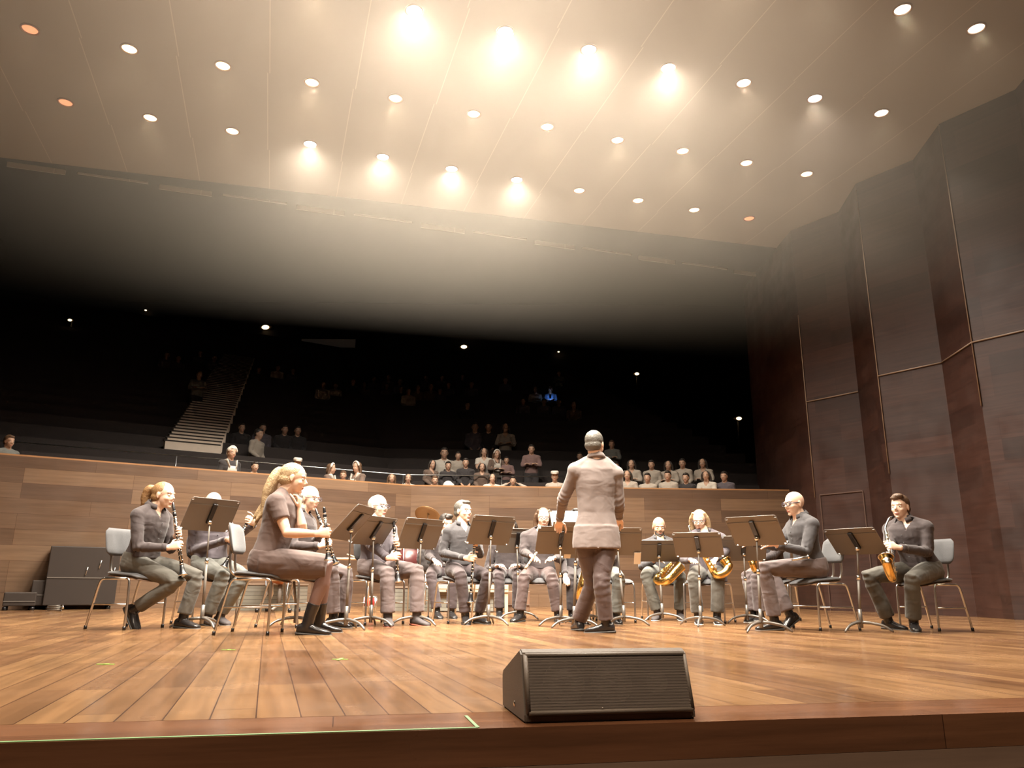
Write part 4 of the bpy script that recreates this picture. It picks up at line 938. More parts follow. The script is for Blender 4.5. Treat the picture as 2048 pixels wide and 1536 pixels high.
perform('seated player in grey trousers hidden behind the conductor\'s back',
    dict(key=11, D=9.0, yaw=-88, hyaw=-95, pel=(1208, 1147), neck=(1205.9, 1057.8), head=(1205, 1034), Rkn=(1176, 1157, -.42), Lkn=(1238, 1156, -.42), Ran=(1168, 1232, -.4), Lan=(1233, 1232, -.36), Rwr=(1180, 1120, -.4), Lwr=(1228, 1108, -.35), cyaw=-60, cf=.12),
    sax=dict(M=(1210, 1049, -.12), T=(1196, 1070, -.3), Bo=(1160, 1196, -.5), Be=(1178, 1128, -.62), bell=.07, r1=.045, tL=.25, tR=.5, lab='large golden saxophone glinting between the conductor\'s legs and the stand'),
    chair_lab='chair with grey seat right of the conductor\'s legs', hair=('short', 'brown'), shirt=CL_['charcoal'], trous=CL_['grey'])
perform('bald bearded man in dark shirt and grey jeans with a golden saxophone on his lap',
    dict(key=12, D=10.0, yaw=-90, hyaw=-92, hp=-14, pel=(1323, 1143), neck=(1318.9, 1077), head=(1318, 1054), Rkn=(1292, 1151, -.4), Lkn=(1360, 1151, -.4), Ran=(1315, 1222, -.35), Rty=-115, Lan=(1360, 1222, -.35), Rwr=(1308, 1122, -.32), Lwr=(1346, 1118, -.3), sw=.19),
    sax=dict(M=(1303, 1112, -.38), T=(1352, 1117, -.38), Bo=(1312, 1160, -.48), Be=(1361, 1132, -.55), side=(0, -1, .3), tL=.12, r1=.05, bell=.066, lab='golden saxophone lying across the bearded man\'s lap'),
    chair_lab='chair under the bearded man', hair=('bald', 'grey'), beard='grey', skin='skin2', shirt=CL_['slate'], trous=CL_['greydenim'], shoe='suede', sole='whitesole', bulk=1.08)
perform('blonde woman with bobbed hair and glasses in a dark cardigan, looking down',
    dict(key=13, D=9.15, yaw=-98, hyaw=-112, hp=-18, pel=(1415, 1146), neck=(1407.3, 1062.2), head=(1399, 1041), Rkn=(1387, 1156, -.42), Lkn=(1436, 1152, -.42), Ran=(1396, 1233, -.38), Lan=(1434, 1233, -.4), Rwr=(1381, 1120, -.35), Lwr=(1432, 1118, -.35), Lel=(1452, 1102, -.1), sw=.185, cyaw=-120),
    sax=dict(M=(1380, 1052, -.25), T=(1386, 1074, -.3), Bo=(1432, 1152, -.5), Be=(1450, 1120, -.42), r1=.04, lab='golden saxophone slanting across the blonde woman\'s lap'),
    chair_lab='chair under the blonde woman', hair=('bob', 'blond'), shirt=CL_['navy'], trous=CL_['olive'], glasses=True, sole='whitesole', long_shirt=.10, bulk=1.05)
perform('seated player in dark clothes hidden behind the bald man\'s music stand',
    dict(key=14, D=9.75, yaw=-125, hyaw=-110, hp=-8, pel=(1545, 1143), neck=(1535.3, 1074.1), head=(1527, 1052), Rkn=(1494, 1152, -.35), Lkn=(1512, 1158, -.5), Ran=(1508, 1226, -.42), Rty=-140, Lan=(1520, 1226, -.5), Rwr=(1514, 1126, -.35), Lwr=(1520, 1120, -.4)),
    sax=dict(M=(1518, 1066, -.25), T=(1512, 1085, -.35), Bo=(1514, 1142, -.45), Be=(1505, 1118, -.5), lab='golden saxophone held by the hidden player in dark clothes'),
    chair_lab='chair under the player hidden behind the bald man\'s stand', hair=('short', 'dark'), shirt=CL_['black'], trous=CL_['lav'], sole='whitesole')
perform('bald man with dark-framed glasses, black shirt and crossed feet, reaching to his stand',
    dict(key=15, D=7.75, yaw=-168, hyaw=-160, hp=-6, pel=(1624, 1136), neck=(1600, 1034), head=(1588, 1008), Lkn=(1528, 1136, -.2), Rkn=(1540, 1140, .15), Lan=(1548, 1225, -.2), Lty=-178, Ran=(1578, 1222, .05, .14), Rty=-160, Rtp=-.5, Lwr=(1552, 1090, -.3), Lel=(1612, 1104, -.22), Rwr=(1504, 1086, .1), Rel=(1556, 1092, .1), cf=-.02),
    chair_lab='chair with blue-grey back under the bald man with crossed feet', hair=('bald', 'white'), skin='skin', shirt=CL_['slate'], trous=CL_['lav'], glasses=.0042, bulk=1.03)
A_, B_ = at(1584, 1120, 7.42), at(1616, 1114, 7.42)
root = empty('clarinet_joint', A_, 'short silver-keyed clarinet joint lying in the bald man\'s lap', 'clarinet'); bm = bmesh.new(); tube(bm, [V((0, 0, 0)), B_-A_], [.012, .014], 12); finish('tube', bm, M['steel'], root)
bm = bmesh.new(); tube(bm, [(B_-A_)*.96, (B_-A_)*1.06], .02, 12); finish('ring', bm, M['silver'], root)
perform('brown-haired man in black shirt playing a saxophone, seated at far right',
    dict(key=16, D=7.8, yaw=-148, hyaw=-140, pel=(1846, 1141), neck=(1809, 1040), head=(1800, 1015), Rkn=(1738, 1152, .05), Lkn=(1824, 1158, -.4), Ran=(1776, 1226, .1), Rty=-60, Lan=(1825, 1226, -.28), Lty=-110, Lel=(1856, 1104, -.2), sw=.19, cyaw=-160, cf=.0),
    sax=dict(M=(1788, 1033, -.18), T=(1772, 1062, -.25), Bo=(1786, 1158, -.5), Be=(1772, 1114, -.58), bell=.066, r1=.038, tL=.36, tR=.72, side=(-.3, -1, .1), lab='silver and gold saxophone played by the man at far right', body='silver'),
    chair_lab='chair under the saxophone player at far right', hair=('quiff', 'brown'), shirt=CL_['charcoal'], trous=CL_['olive'], bulk=1.06)
perform('conductor standing with his back turned in a long grey tunic and shiny dark trousers',
    dict(key=0, D=7.0, yaw=92, hyaw=62, hp=-4, pel=(1193, 1075), neck=(1191.8, 918.9), head=(1190, 890), Lkn=(1184, 1170, .10), Rkn=(1203, 1166, -.08), Lan=(1158, 1240, .25), Lty=100, Ran=(1212, 1240, -.05), Rty=168, Lsh=(1151, 941, .0), Rsh=(1231, 948, .0), Lel=(1126, 998, .12), Lwr=(1119, 1040, .35), Rel=(1237, 1010, .05), Rwr=(1238, 1036, .2), sw=.19),
    seat=False, standing=True, hair=('short', 'grey'), shirt=CL_['taupe'], trous=CL_['plum'], long_shirt=.10, bulk=1.06, collar=True)
p = at(1241, 1048, 7.25); root = empty('baton', p, 'short white baton in the conductor\'s right hand', 'baton')
bm = bmesh.new(); tube(bm, [V((-.012, 0, -.05)), V((.012, .02, .05))], [.007, .010], 8); finish('handle', bm, M['beige'], root)
bm = bmesh.new(); tube(bm, [V((.012, .02, .05)), V((.05, .30, .16))], [.003, .0015], 6); finish('shaft', bm, M['paper'], root)
# ------------------------------------------------------------------ percussion and stage furniture behind the players
def uvbox(bm, c, s, rz=0):
    n0 = len(bm.verts); uv = bm.loops.layers.uv.verify(); bm.verts.ensure_lookup_table(); fs0 = set(bm.faces)
    box(bm, (0, 0, 0), s)
    for fc in bm.faces:
        if fc in fs0: continue
        for lp in fc.loops: co = lp.vert.co; lp[uv].uv = (co.x + co.y, co.z + s[2]/2)
    for v in list(bm.verts)[n0:]: v.co = Matrix.Rotation(rz, 3, 'Z') @ v.co + V(c)
def grnd(x, D): p = at(x, 1200, D); p.z = 0; return p
for x0, x1, D, h, lab, tp in ((436, 605, 12.3, .37, 'low grey slatted riser behind the bald man at left', 0), (770, 868, 12.6, .34, 'low grey slatted riser behind the white-haired man', 0)):
    c = grnd((x0+x1)/2, D); w_ = (x1-x0)/1592*D
    t = empty('stage_riser', c, lab, 'riser'); bm = bmesh.new(); uvbox(bm, (0, 0, h/2), (w_, .5, h)); finish('panel', bm, M['greypanel'], t, smooth=False)
    bm = bmesh.new(); box(bm, (0, 0, h+.012), (w_+.02, .52, .022), 0, .004); finish('top_board', bm, M['trim'], t, smooth=False)
c = grnd(942, 12.2); t = empty('wooden_bench', c, 'pale wooden bench with drawers behind the lean clarinet player', 'bench')
w_ = 1.14
bm = bmesh.new(); box(bm, (0, 0, .345), (w_, .5, .11), 0, .006); box(bm, (0, -.255, .345), (w_*.98, .006, .012)); finish('top', bm, M['beige'], t, smooth=False)
for sx in (-1, 1):
    for sy in (-1, 1): bm = bmesh.new(); box(bm, (sx*(w_/2-.03), sy*.2, .145), (.05, .05, .29)); finish('leg', bm, M['beige'], t, smooth=False)
bm = bmesh.new(); uvbox(bm, (-.10, .05, .15), (w_*.78, .38, .27)); finish('lower_panel', bm, M['greypanel'], t, smooth=False)
for hx in (-.35, .2): bm = bmesh.new(); ell(bm, (hx, -.26, .315), (.012, .012, .012), seg=8); finish('knob', bm, M['black'], t)
c = grnd(1012, 12.8); t = empty('grey_case', c, 'grey equipment case right of the pale wooden bench', 'case')
bm = bmesh.new(); box(bm, (.17, 0, .20), (.42, .4, .22), 0, .01); box(bm, (.17, 0, .05), (.40, .38, .10), 0, .01); finish('body', bm, M['under'], t, smooth=False)
bm = bmesh.new(); box(bm, (.17, -.205, .10), (.42, .012, .012)); finish('edge_strip', bm, M['steel'], t, smooth=False)
# cymbal on a stand
c = grnd(850, 12.0); ctop = at(850, 1030, 12.0); hz = ctop.z
t = empty('cymbal', c, 'bronze cymbal on a thin stand in front of the rear wall', 'cymbal')
bm = bmesh.new(); n = 32; pr = [(.005, .045), (.03, .040), (.045, .022), (.12, .012), (.17, -.002), (.205, -.012), (.203, -.016), (.12, .006), (.02, .02)]
rg = [[bm.verts.new((r*math.cos(2*math.pi*k/n), r*math.sin(2*math.pi*k/n), z)) for k in range(n)] for r, z in pr]
for a_, b_ in zip(rg, rg[1:]):
    for k in range(n): bm.faces.new((a_[k], a_[(k+1) % n], b_[(k+1) % n], b_[k]))
rm = Matrix.Rotation(R(-38), 3, 'X') @ Matrix.Rotation(R(12), 3, 'Y')
for v in bm.verts: v.co = rm @ v.co + V((0, 0, hz))
bm.faces.ensure_lookup_table(); finish('disc', bm, M['brass'], t)
bm = bmesh.new(); tube(bm, [V((0, 0, hz+.07)), V((0, 0, .5))], .008, 8); tube(bm, [V((0, 0, .55)), V((0, 0, .1))], .013, 8); finish('pole', bm, M['steel'], t)
bm = bmesh.new(); ell(bm, (0, 0, hz+.05), (.016, .016, .02), seg=10); finish('wing_nut', bm, M['brass'], t)
for k in range(3):
    a = R(30+120*k); bm = bmesh.new(); tube(bm, [V((0, 0, .40)), V((math.cos(a)*.3, math.sin(a)*.3, .008))], .009, 8); finish('leg', bm, M['steel'], t)
def drum(x, D, y, r, h, m, lab, nm='drum', tilt=0):
    c = grnd(x, D); top = at(x, y, D).z; t = empty(nm, c, lab, 'drum'); z0 = top-h
    bm = bmesh.new(); tube(bm, [V((0, 0, z0)), V((0, 0, top))], r, 28); finish('shell', bm, m, t)
    bm = bmesh.new(); tube(bm, [V((0, 0, top-.004)), V((0, 0, top+.003))], r*.97, 28); finish('drumhead', bm, M['paper'], t)
    for z in (z0, top-.02):
        bm = bmesh.new(); tube(bm, [V((0, 0, z)), V((0, 0, z+.022))], r*1.04, 28); finish('hoop', bm, M['steel'], t)
    for k in range(6):
        a = R(20+60*k); p = V((math.cos(a)*r*1.04, math.sin(a)*r*1.04, 0)); bm = bmesh.new(); tube(bm, [p+V((0, 0, z0+.01)), p+V((0, 0, top-.01))], .007, 6); finish('tension_rod', bm, M['steel'], t)
    for k in range(3):
        a = R(90+120*k); p = V((math.cos(a)*r*1.08, math.sin(a)*r*1.08, 0)); bm = bmesh.new(); tube(bm, [p+V((0, 0, min(top, z0+.3*h+.1))), p*1.05+V((0, 0, .0))], .009, 8); finish('leg', bm, M['steel'], t)
    return t
drum(812, 11.6, 1096, .20, .42, M['maroon'], 'maroon floor drum with steel hoops between the white-haired and lean players')
drum(741, 11.8, 1193, .09, .16, mat('red_drum_shell', (.5, .03, .03), .3), 'small bright red drum on the floor behind the stand pole')
c = grnd(846, 11.2); t = empty('black_bag', c, 'black bag hanging on a support behind the lean clarinet player', 'bag')
bm = bmesh.new(); ell(bm, (0, 0, .76), (.11, .08, .15)); ell(bm, (.02, 0, .66), (.10, .09, .10)); finish('bag', fuse(bm, .012, 2, .01, 20), CL_['drk'], t)
bm = bmesh.new(); tube(bm, [V((0, .05, 0)), V((0, .05, .95))], .012, 8); finish('support', bm, M['steel'], t)
# kettledrum
c = grnd(558, 11.6); zt = .80; t = empty('kettledrum', c, 'copper kettledrum seen under the chair of the woman in mauve', 'drum')
bm = bmesh.new(); pr = [(.02, zt-.42), (.12, zt-.39), (.21, zt-.29), (.26, zt-.16), (.275, zt)]; tube(bm, [V((0, 0, z)) for r, z in pr], [r for r, z in pr], 28); finish('bowl', bm, M['copper'], t)
bm = bmesh.new(); tube(bm, [V((0, 0, zt)), V((0, 0, zt+.012))], .27, 28); finish('drumhead', bm, M['paper'], t)
bm = bmesh.new(); tube(bm, [V((0, 0, zt-.03)), V((0, 0, zt))], .285, 28); finish('hoop', bm, M['steel'], t)
for k in range(4):
    a = R(45+90*k); p = V((math.cos(a), math.sin(a), 0)); bm = bmesh.new(); tube(bm, [p*.29+V((0, 0, zt-.02)), p*.20+V((0, 0, .25)), p*.33+V((0, 0, .03))], .013, 8); finish('leg', bm, M['steel'], t)
    bm = bmesh.new(); tube(bm, [p*.33+V((-.02, 0, .028)), p*.33+V((.02, 0, .028))], .028, 12); finish('wheel', bm, M['black'], t)
bm = bmesh.new(); tube(bm, [V((0, 0, .10)), V((0, 0, .40))], .03, 10); tube(bm, [V((0, 0, .10)), V((0, -.30, .04))], .02, 8); finish('pedal', bm, M['stand'], t)
# trap table with small percussion
c = grnd(700, 10.9); hh = at(700, 1116, 10.9).z
t = empty('percussion_table', c, 'narrow percussion table behind the edge-on music stand', 'table')
bm = bmesh.new(); box(bm, (0, 0, hh-.012), (.62, .34, .024), 0, .004); finish('top', bm, M['beige'], t, smooth=False)
for sx in (-1, 1):
    bm = bmesh.new(); tube(bm, [V((.24*sx, -.14, 0)), V((.24*sx, .14, hh-.02))], .010, 8); finish('leg', bm, M['steel'], t)
    bm = bmesh.new(); tube(bm, [V((.24*sx, .14, 0)), V((.24*sx, -.14, hh-.02))], .010, 8); finish('leg', bm, M['steel'], t)
tp = V((c.x, c.y, hh))
t = empty('mallet', tp+V((.05, -.06, 0)), 'short wooden mallet lying on the percussion table', 'mallet'); bm = bmesh.new(); tube(bm, [V((0, 0, .012)), V((-.12, .02, .05))], .008, 8); finish('handle', bm, M['beige'], t); bm = bmesh.new(); ell(bm, (.01, 0, .018), (.02, .018, .018), seg=10); finish('head', bm, M['wood'], t)
bm = bmesh.new(); ell(bm, (0, 0, .028), (.045, .04, .03)); tag(finish('shaker', bm, M['paper'], loc=tp+V((.22, -.05, 0))), 'round white shaker at the right end of the percussion table', 'shaker')
# dark gear at far left
for x, D, sz, lab in ((158, 12.2, (.95, .5, .92), 'tall black equipment case standing at far left by the rear wall'), (88, 12.0, (.36, .45, .42), 'low brown-black box at far left beside the tall case'), (40, 11.6, (.4, .4, .25), 'low dark box at the left edge of the picture')):
    c = grnd(x, D); t = empty('equipment_case', c, lab, 'case', rz=R(30)); bm = bmesh.new(); box(bm, (0, 0, sz[2]/2+.03), (sz[0], sz[1], sz[2]-.06), 0, .012); finish('body', bm, M['case'], t, smooth=False)
    for z_ in (.5,): bm = bmesh.new(); box(bm, (0, -sz[1]/2-.004, sz[2]*z_), (sz[0]*.98, .006, .012)); finish('edge_strip', bm, M['stand'], t, smooth=False)
    for sx in (-1, 1):
        for sy in (-1, 1): bm = bmesh.new(); tube(bm, [V((sx*sz[0]*.42, sy*sz[1]*.4, 0)), V((sx*sz[0]*.42, sy*sz[1]*.4, .05))], .03, 8); finish('wheel', bm, M['black'], t)
    if sz[2] > .8:
        for hx, hz in ((.05, .62), (.22, .72), (.42, .62)):
            bm = bmesh.new(); tube(bm, [V((hx, -sz[1]/2-.012, hz)), V((hx-.02, -sz[1]/2-.012, hz-.12))], .007, 6); finish('latch', bm, M['steel'], t)
c = grnd(112, 11.0); t = empty('coiled_cable', c, 'small coiled cable glinting on the floor at far left', 'cable')
bm = bmesh.new(); tube(bm, [V((.09*math.cos(a), .07*math.sin(a), .012+.004*a)) for a in [k*.5 for k in range(38)]], .008, 6); finish('coil', bm, M['standleg'], t)
bm = bmesh.new(); tube(bm, [V((.1, 0, .09)), V((.13, -.03, .05))], .014, 8); finish('plug', bm, M['silver'], t)
# ------------------------------------------------------------------ audience in the dark tiers
def atpl(kind, up=False):
    """one seated or standing spectator facing -Y, its base on the origin"""
    pel = V((0, 0, .50)); stand_ = up or kind in ('bonnet', 'standing'); lift = .34 if stand_ else 0
    pel.z += lift; nk = pel + V((0, -.06, .50)); hd = nk + V((0, -.03, .15)); J = {'pel': pel, 'neck': nk, 'head': hd}
    for q, sg in (('L', 1), ('R', -1)):
        J[q+'sh'] = nk + V((.165*sg, 0, -.06)); J[q+'hip'] = pel + V((.08*sg, 0, 0))
        J[q+'an'] = V((.09*sg, -.36 if not stand_ else -.06, .09)); J[q+'kn'] = V((.10*sg, -.40, .48)) if not stand_ else V((.09*sg, -.12, .46)); J[q+'toe'] = J[q+'an'] + V((0, -.16, -.05))
        a = {'lap': ((.20, -.05, .26), (.10, -.24, .12)), 'cross': ((.23, -.10, .26), (-.05, -.25, .28)), 'behind': ((.36, -.02, .50), (.14, .06, .62)), 'rail': ((.26, -.16, .24), (-.02, -.30, .25)), 'chin': ((.20, -.18, .22), (.04, -.13, .46)), 'reach': ((.28, -.08, .36), (.42, -.20, .28))}
        p = {'bonnet': 'lap', 'cap': 'lap', 'tie': 'lap', 'cross': 'cross', 'behind': 'behind', 'rail': 'rail', 'girl': 'chin', 'apron': 'rail', 'dark': 'lap', 'grey': 'lap', 'white': 'lap', 'whitecross': 'cross', 'bent': 'rail', 'standing': 'cross', 'blue': 'cross', 'light': 'rail', 'boy': 'rail', 'brown': 'lap'}[kind]
        e, w_ = a[p]; zt = pel.z - .02
        if kind == 'tie' and q == 'L': e, w_ = a['reach']
        J[q+'el'] = V((e[0]*sg, e[1], e[2]+zt-.0)); J[q+'wr'] = V((w_[0]*sg, w_[1]+(.03 if sg > 0 else 0), w_[2]+zt))
    if kind == 'bent':
        J['neck'] = pel + V((0, -.30, .36)); J['head'] = J['neck'] + V((0, -.14, .03))
        for q, sg in (('L', 1), ('R', -1)): J[q+'sh'] = J['neck'] + V((.16*sg, .04, -.03)); J[q+'el'] = J[q+'sh'] + V((.03*sg, -.12, -.22)); J[q+'wr'] = J[q+'el'] + V((-.05*sg, -.18, -.08))
    spec = {'bonnet': dict(hair=('short', 'white'), shirt=CL_['drk']), 'cap': dict(hair=('thin', 'dark'), shirt=CL_['cream']), 'tie': dict(hair=('short', 'dark'), shirt=CL_['white']), 'cross': dict(hair=('short', 'dark'), shirt=CL_['pink']),
            'behind': dict(hair=('short', 'dark'), shirt=CL_['cream']), 'rail': dict(hair=('short', 'brown'), shirt=CL_['brown'], sleeve='short'), 'girl': dict(hair=('long', 'dark'), shirt=CL_['white'], sleeve='short'), 'apron': dict(hair=('long', 'brown'), shirt=CL_['brown']),
            'dark': dict(hair=('short', 'dark'), shirt=CL_['drk']), 'grey': dict(hair=('short', 'dark'), shirt=CL_['navy']), 'white': dict(hair=('short', 'dark'), shirt=CL_['cream']), 'whitecross': dict(hair=('long', 'dark'), shirt=CL_['cream']),
            'bent': dict(hair=('short', 'white'), shirt=CL_['white']), 'standing': dict(hair=('short', 'brown'), shirt=CL_['grey']), 'blue': dict(hair=('short', 'brown'), shirt=CL_['blue']), 'light': dict(hair=('long', 'brown'), shirt=CL_['mint'], sleeve='short'), 'boy': dict(hair=('short', 'dark'), shirt=CL_['white']), 'brown': dict(hair=('long', 'dark'), shirt=CL_['brown'])}[kind]
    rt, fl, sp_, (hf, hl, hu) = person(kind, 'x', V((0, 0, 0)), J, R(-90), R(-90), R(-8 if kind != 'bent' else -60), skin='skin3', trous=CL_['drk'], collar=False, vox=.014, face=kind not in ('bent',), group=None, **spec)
    nk, hd, pel = J['neck'], J['head'], J['pel']
    if kind in ('bonnet', 'apron'):
        bm = bmesh.new(); loft(bm, [(pel.lerp(nk, t) + V((0, -.125-.01*math.sin(t*3), 0)), V((1, 0, 0)), w_, V((0, 1, 0)), .012) for t, w_ in ((.0, .13), (.45, .12), (.62, .10), (.78, .085))], 12, 3)
        for s in (-1, 1): tube(bm, [pel.lerp(nk, .72)+V((.07*s, -.14, 0)), pel.lerp(nk, .98)+V((.10*s, -.07, .0)), pel.lerp(nk, 1.0)+V((.12*s, .03, -.02))], [(.014, .03), (.014, .045), (.012, .03)], 8)
        finish('apron', bm, CL_['white'], rt)
    if kind in ('bonnet', 'apron'):
        bm = bmesh.new(); tube(bm, [hd + hf*.02 + hl*(.092*math.cos(a)) + hu*(.125*math.sin(a)+.005) for a in [R(10)+R(160)*k/10 for k in range(11)]], [(.022, .028)]*11, 8); finish('headband', bm, CL_['white'], rt)
    if kind == 'cap':
        bm = bmesh.new(); tube(bm, [hd + hu*.07, hd+hu*.13, hd+hu*.15], [.096, .094, .07], 16); ell(bm, hd+hu*.075+hf*.09, (.06, .07, .008), (hf, hl, hu)); finish('cap', bm, CL_['white'], rt)
    if kind == 'tie':
        bm = bmesh.new(); tube(bm, [nk+V((0, -.085, -.03)), pel.lerp(nk, .5)+V((.015, -.15, 0)), pel.lerp(nk, .12)+V((.03, -.15, 0))], [(.014, .008), (.026, .008), (.03, .006)], 8, hint=(1, 0, 0)); finish('tie', bm, CL_['drk'], rt)
    if kind == 'boy':
        bm = bmesh.new()
        for s in (-1, 1): ell(bm, nk+V((.028*s, -.092, -.045)), (.028, .012, .018), seg=10)
        ell(bm, nk+V((0, -.10, -.045)), (.010, .010, .010), seg=8); finish('bow_tie', bm, CL_['drk'], rt)
    return rt
TPL = {}
HEADH = {'bonnet': 1.49, 'standing': 1.49, 'bent': .90}
def aud(kind, x, y, label, group='spectators in the front rows', turn=0, smin=.66, smax=1.15, row=None):
    up_ = kind in ('bonnet', 'standing') or (row is not None and row < 3 and kind not in ('tie', 'bent'))
    h = HEADH.get(kind, 1.49 if up_ else 1.15)
    if row is None:
        p, d = rake_hit(x, y, h*.95); k = max(0, int(d/PIT))
    else: k = row
    # walk out along the sight line to the middle of that row's ledge
    D = 11.0
    while D < 60:
        p = at(x, y, D)
        if ddist(p) >= PIT*k + (.50 if not up_ else .26): break
        D += .01
    s = max(smin, min(smax, (p.z - tread(k))/h))
    if (kind, up_) in TPL: o = copy_tree(TPL[kind, up_])
    else: o = TPL[kind, up_] = atpl(kind, up_)
    o.location = (p.x, p.y, tread(k) + (.0)); o.scale = (s, s, s)
    face = math.atan2(-p.y+8, -p.x) + math.pi/2
    o.rotation_euler = (0, 0, face + R(turn)); o['label'] = label; o['group'] = group
    return o
aud('bonnet', 458, 907, 'child in white bonnet and white apron standing behind the wall beside the stairs', turn=10, row=0)
aud('boy', 507, 935, 'boy in white shirt with black bow tie leaning on the wall', row=0)
aud('cap', 592, 930, 'child with pale cap just above the long-haired player', row=0)
aud('light', 568, 940, 'small child low behind the wall beside the capped child', row=0)
aud('apron', 655, 938, 'girl with long dark hair and white apron turned to the right', turn=55, row=0)
aud('rail', 687, 952, 'child stretching both arms along the wall top beside the aproned girl', turn=-20, row=0)
aud('apron', 720, 936, 'woman in white headband and white apron turned to the left', turn=-60, row=0)
aud('light', 782, 958, 'girl in pale green top behind the wall corner', row=0)
aud('girl', 815, 958, 'girl in white top at the corner of the wall', row=0)
aud('rail', 869, 962, 'child with bare folded arms resting on the wall', row=0)
aud('bent', 944, 950, 'white-clothed figure bending down behind the wall', turn=-70, row=0)
aud('girl', 983, 958, 'girl in white sleeves raising her hands near her face', turn=10, row=0)
aud('behind', 1026, 963, 'person in pale shirt with both hands behind the head', row=0)
aud('cap', 1110, 955, 'person in white cap and pale shirt left of the conductor', row=0)
aud('brown', 860, 930, 'woman in brown top in the second row, turned right', turn=30, row=1)
aud('tie', 888, 908, 'man in white shirt and dark tie stretching out his left arm', row=2)
aud('white', 916, 913, 'child in white collar beside the man with the tie', row=2)
aud('dark', 896, 933, 'child in dark clothes in front of the man with the tie', row=1)
aud('dark', 931, 927, 'dark-clothed child between the tie man and the bent figure', row=1)
aud('brown', 964, 936, 'child in brown sweater above the girl with white sleeves', row=1)
aud('girl', 968, 906, 'long-haired girl with pale sleeves in the third row', row=2)
aud('apron', 991, 910, 'girl with white headband in the third row', turn=20, row=2)
aud('cross', 1013, 922, 'small spectator at the right end of the headband girl\'s row', row=2, smin=.6)
aud('cross', 1063, 900, 'person in dusty pink with crossed arms left of the conductor\'s head', row=2)
aud('grey', 950, 856, 'dim figure in grey higher up, left one of three', row=5)
aud('dark', 977, 856, 'dim figure in dark clothes higher up, middle one of three', row=5)
aud('whitecross', 1011, 858, 'dim figure with spread arms higher up, right one of three', row=5)
aud('cross', 1160, 914, 'spectator seen at the left edge of the conductor\'s head', row=3)
o = aud('standing', 1224, 890, 'spectator in tan seen at the right edge of the conductor\'s head', row=3)
aud('grey', 1233, 934, 'spectator seen over the conductor\'s right shoulder', row=1)
for i, (x, y) in enumerate(((1264, 930), (1304, 931), (1338, 932), (1366, 928), (1407, 928))):
    aud('white' if i % 2 else 'whitecross', x, y, 'white-shirted spectator, %s from the left in the upper right-hand row' % ORD[i], row=1)
for i, (x, y, k) in enumerate(((1256, 952, 'whitecross'), (1296, 957, 'white'), (1337, 953, 'white'), (1373, 957, 'dark'), (1414, 953, 'girl'), (1450, 954, 'grey'))):
    aud(k, x, y, 'spectator in %s, %s from the left in the lower right-hand row' % ({'dark': 'black', 'grey': 'grey'}.get(k, 'white'), ORD[i]), row=0)
for i, (x, y) in enumerate(((482, 857), (524, 858), (568, 861), (594, 863))):
    aud('dark' if i != 1 else 'grey', x, y, 'dim seated figure right of the stairs, %s from the left' % ORD[i], 'dim figures right of the stairs')
aud('white', 511, 869, 'dim figure in a pale top leaning toward its neighbour right of the stairs', 'dim figures right of the stairs', turn=40)
for i, (x, y) in enumerate(((646, 771), (671, 773), (817, 784), (555, 737))):
    aud('white', x, y, 'faint white-shirted figure, %s of four in the upper seating' % ('second from left', 'third from left', 'rightmost', 'leftmost')[i], 'faint figures in the upper seating')
aud('blue', 1101, 781, 'figure glowing blue from a phone screen in the upper seating')
aud('whitecross', 1071, 781, 'faint figure left of the one lit blue'); aud('standing', 1118, 748, 'faint figure standing above the one lit blue', row=15)
aud('grey', 1088, 805, 'faint grey figure just below the one lit blue'); aud('grey', 1118, 806, 'faint figure low right of the one lit blue')
aud('standing', 397, 752, 'faint figure standing left of the stair top', 'faint figures in the upper seating')
for i, (x, y) in enumerate(((333, 712), (356, 718), (400, 708), (428, 718))):
    aud('grey', x, y, 'barely visible figure in the upper left seats, %s from the left' % ORD[i], 'barely visible figures in the upper left seats')
for i, (x, y) in enumerate(sorted(((517, 741), (586, 743), (706, 765), (728, 771), (748, 760), (777, 757), (773, 773), (800, 765), (802, 780), (836, 777), (862, 776), (852, 757), (884, 757), (897, 771), (880, 783), (925, 755), (943, 770), (935, 812), (1046, 804), (1148, 812), (1011, 762)))):
    aud(random.choice(['grey', 'dark', 'brown']), x, y, 'barely visible figure in the dark upper middle seats, %s from the left' % ORD[i], 'barely visible figures in the dark upper middle seats')
aud('standing', 13, 884, 'dim figure standing behind the wall at the far left edge', row=0)
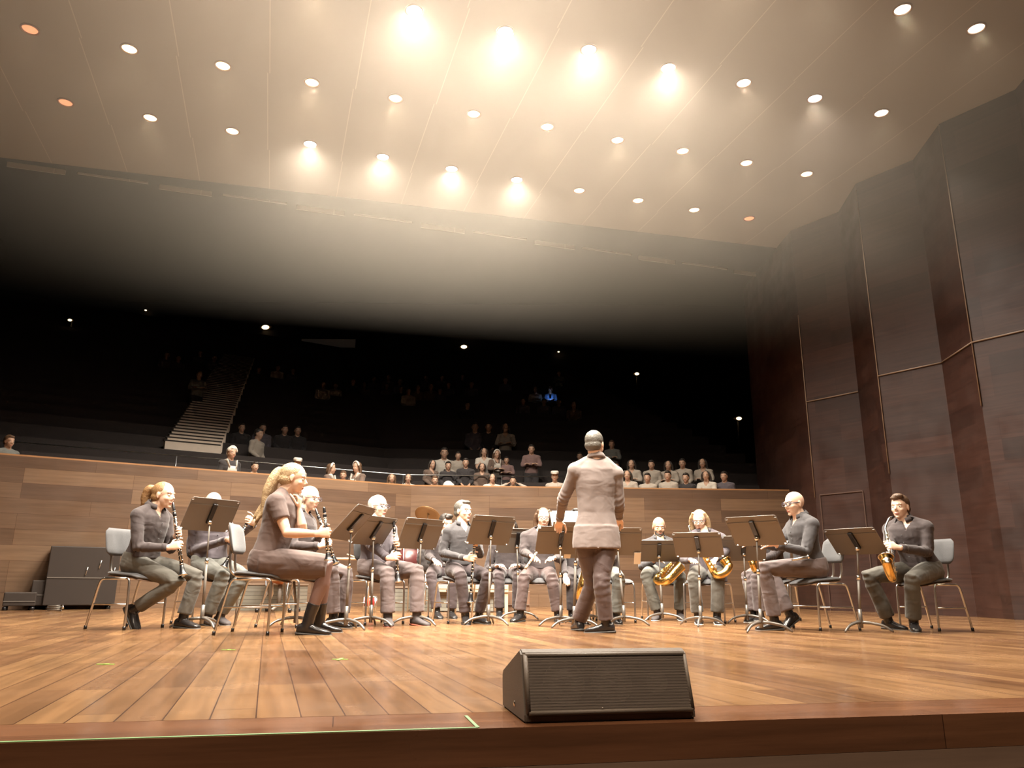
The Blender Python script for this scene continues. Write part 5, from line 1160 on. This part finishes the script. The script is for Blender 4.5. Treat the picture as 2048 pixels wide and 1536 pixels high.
# phone whose screen lights one spectator
q = [o for o in COL.objects if o.get('label', '').startswith('figure glowing blue')][0]
c = q.location + Matrix.Rotation(q.rotation_euler.z, 3, 'Z') @ V((0, -.34, .86))
t = empty('phone', c, 'lit phone held by the spectator glowing blue', 'phone', rz=q.rotation_euler.z)
bm = bmesh.new(); box(bm, (0, 0, 0), (.075, .008, .15), 0, .003); finish('case', bm, M['black'], t, smooth=False)
bm = bmesh.new(); box(bm, (0, .0045, 0), (.068, .002, .14)); finish('screen', bm, emis('phone_screen', (.25, .5, 1), 22), t, smooth=False)
# ------------------------------------------------------------------ thin stage haze in the beams
m = bpy.data.materials.new('stage_haze'); m.use_nodes = True; nt = m.node_tree; nt.nodes.clear()
o_ = nt.nodes.new('ShaderNodeOutputMaterial'); vs = nt.nodes.new('ShaderNodeVolumeScatter'); vs.inputs['Density'].default_value = HAZE; vs.inputs['Anisotropy'].default_value = .5; vs.inputs['Color'].default_value = (1, .88, .74, 1)
nt.links.new(vs.outputs[0], o_.inputs['Volume'])
bm = bmesh.new(); rows = []
for t, z in [((k/14)**1.5, .385 + 1.14*math.sqrt(1+14.2*(k/14)**1.5)) for k in range(15)]:
    z = min(z, CEIL-.05); e_ = CEIL-.05
    cols = [(-12.5, 10.85, z), (-8.0, 11.95, z), (-3.5, 13.1, z), (2.5, 14.4, z), (7.3-1.75*t, 15.1, z)]
    rows.append([bm.verts.new((x, 1+(ye-1)*t, zb)) for x, ye, zb in cols] + [bm.verts.new((x, 1+(ye-1)*t, CEIL-.03)) for x, ye, zb in cols])
for r0, r1 in zip(rows, rows[1:]):
    for i, j in [(i, i+1) for i in range(4)] + [(i, i+1) for i in range(5, 9)] + [(0, 5), (4, 9)]: bm.faces.new((r0[i], r0[j], r1[j], r1[i]))
for r0 in (rows[0], rows[-1]):
    for i in range(4): bm.faces.new((r0[i], r0[i+1], r0[i+6], r0[i+5]))
tag(finish('stage_haze', bm, m, smooth=False), 'thin smoke haze hanging in the lamp light under the stage ceiling', 'haze', kind='stuff')
SC.cycles.max_bounces = 5; SC.cycles.diffuse_bounces = 3; SC.cycles.glossy_bounces = 3; SC.cycles.transmission_bounces = 2; SC.cycles.volume_bounces = 0; SC.cycles.transparent_max_bounces = 6
SC.cycles.caustics_reflective = False; SC.cycles.caustics_refractive = False; SC.cycles.sample_clamp_indirect = 4
SC.cycles.adaptive_threshold = .05; SC.cycles.adaptive_min_samples = 12
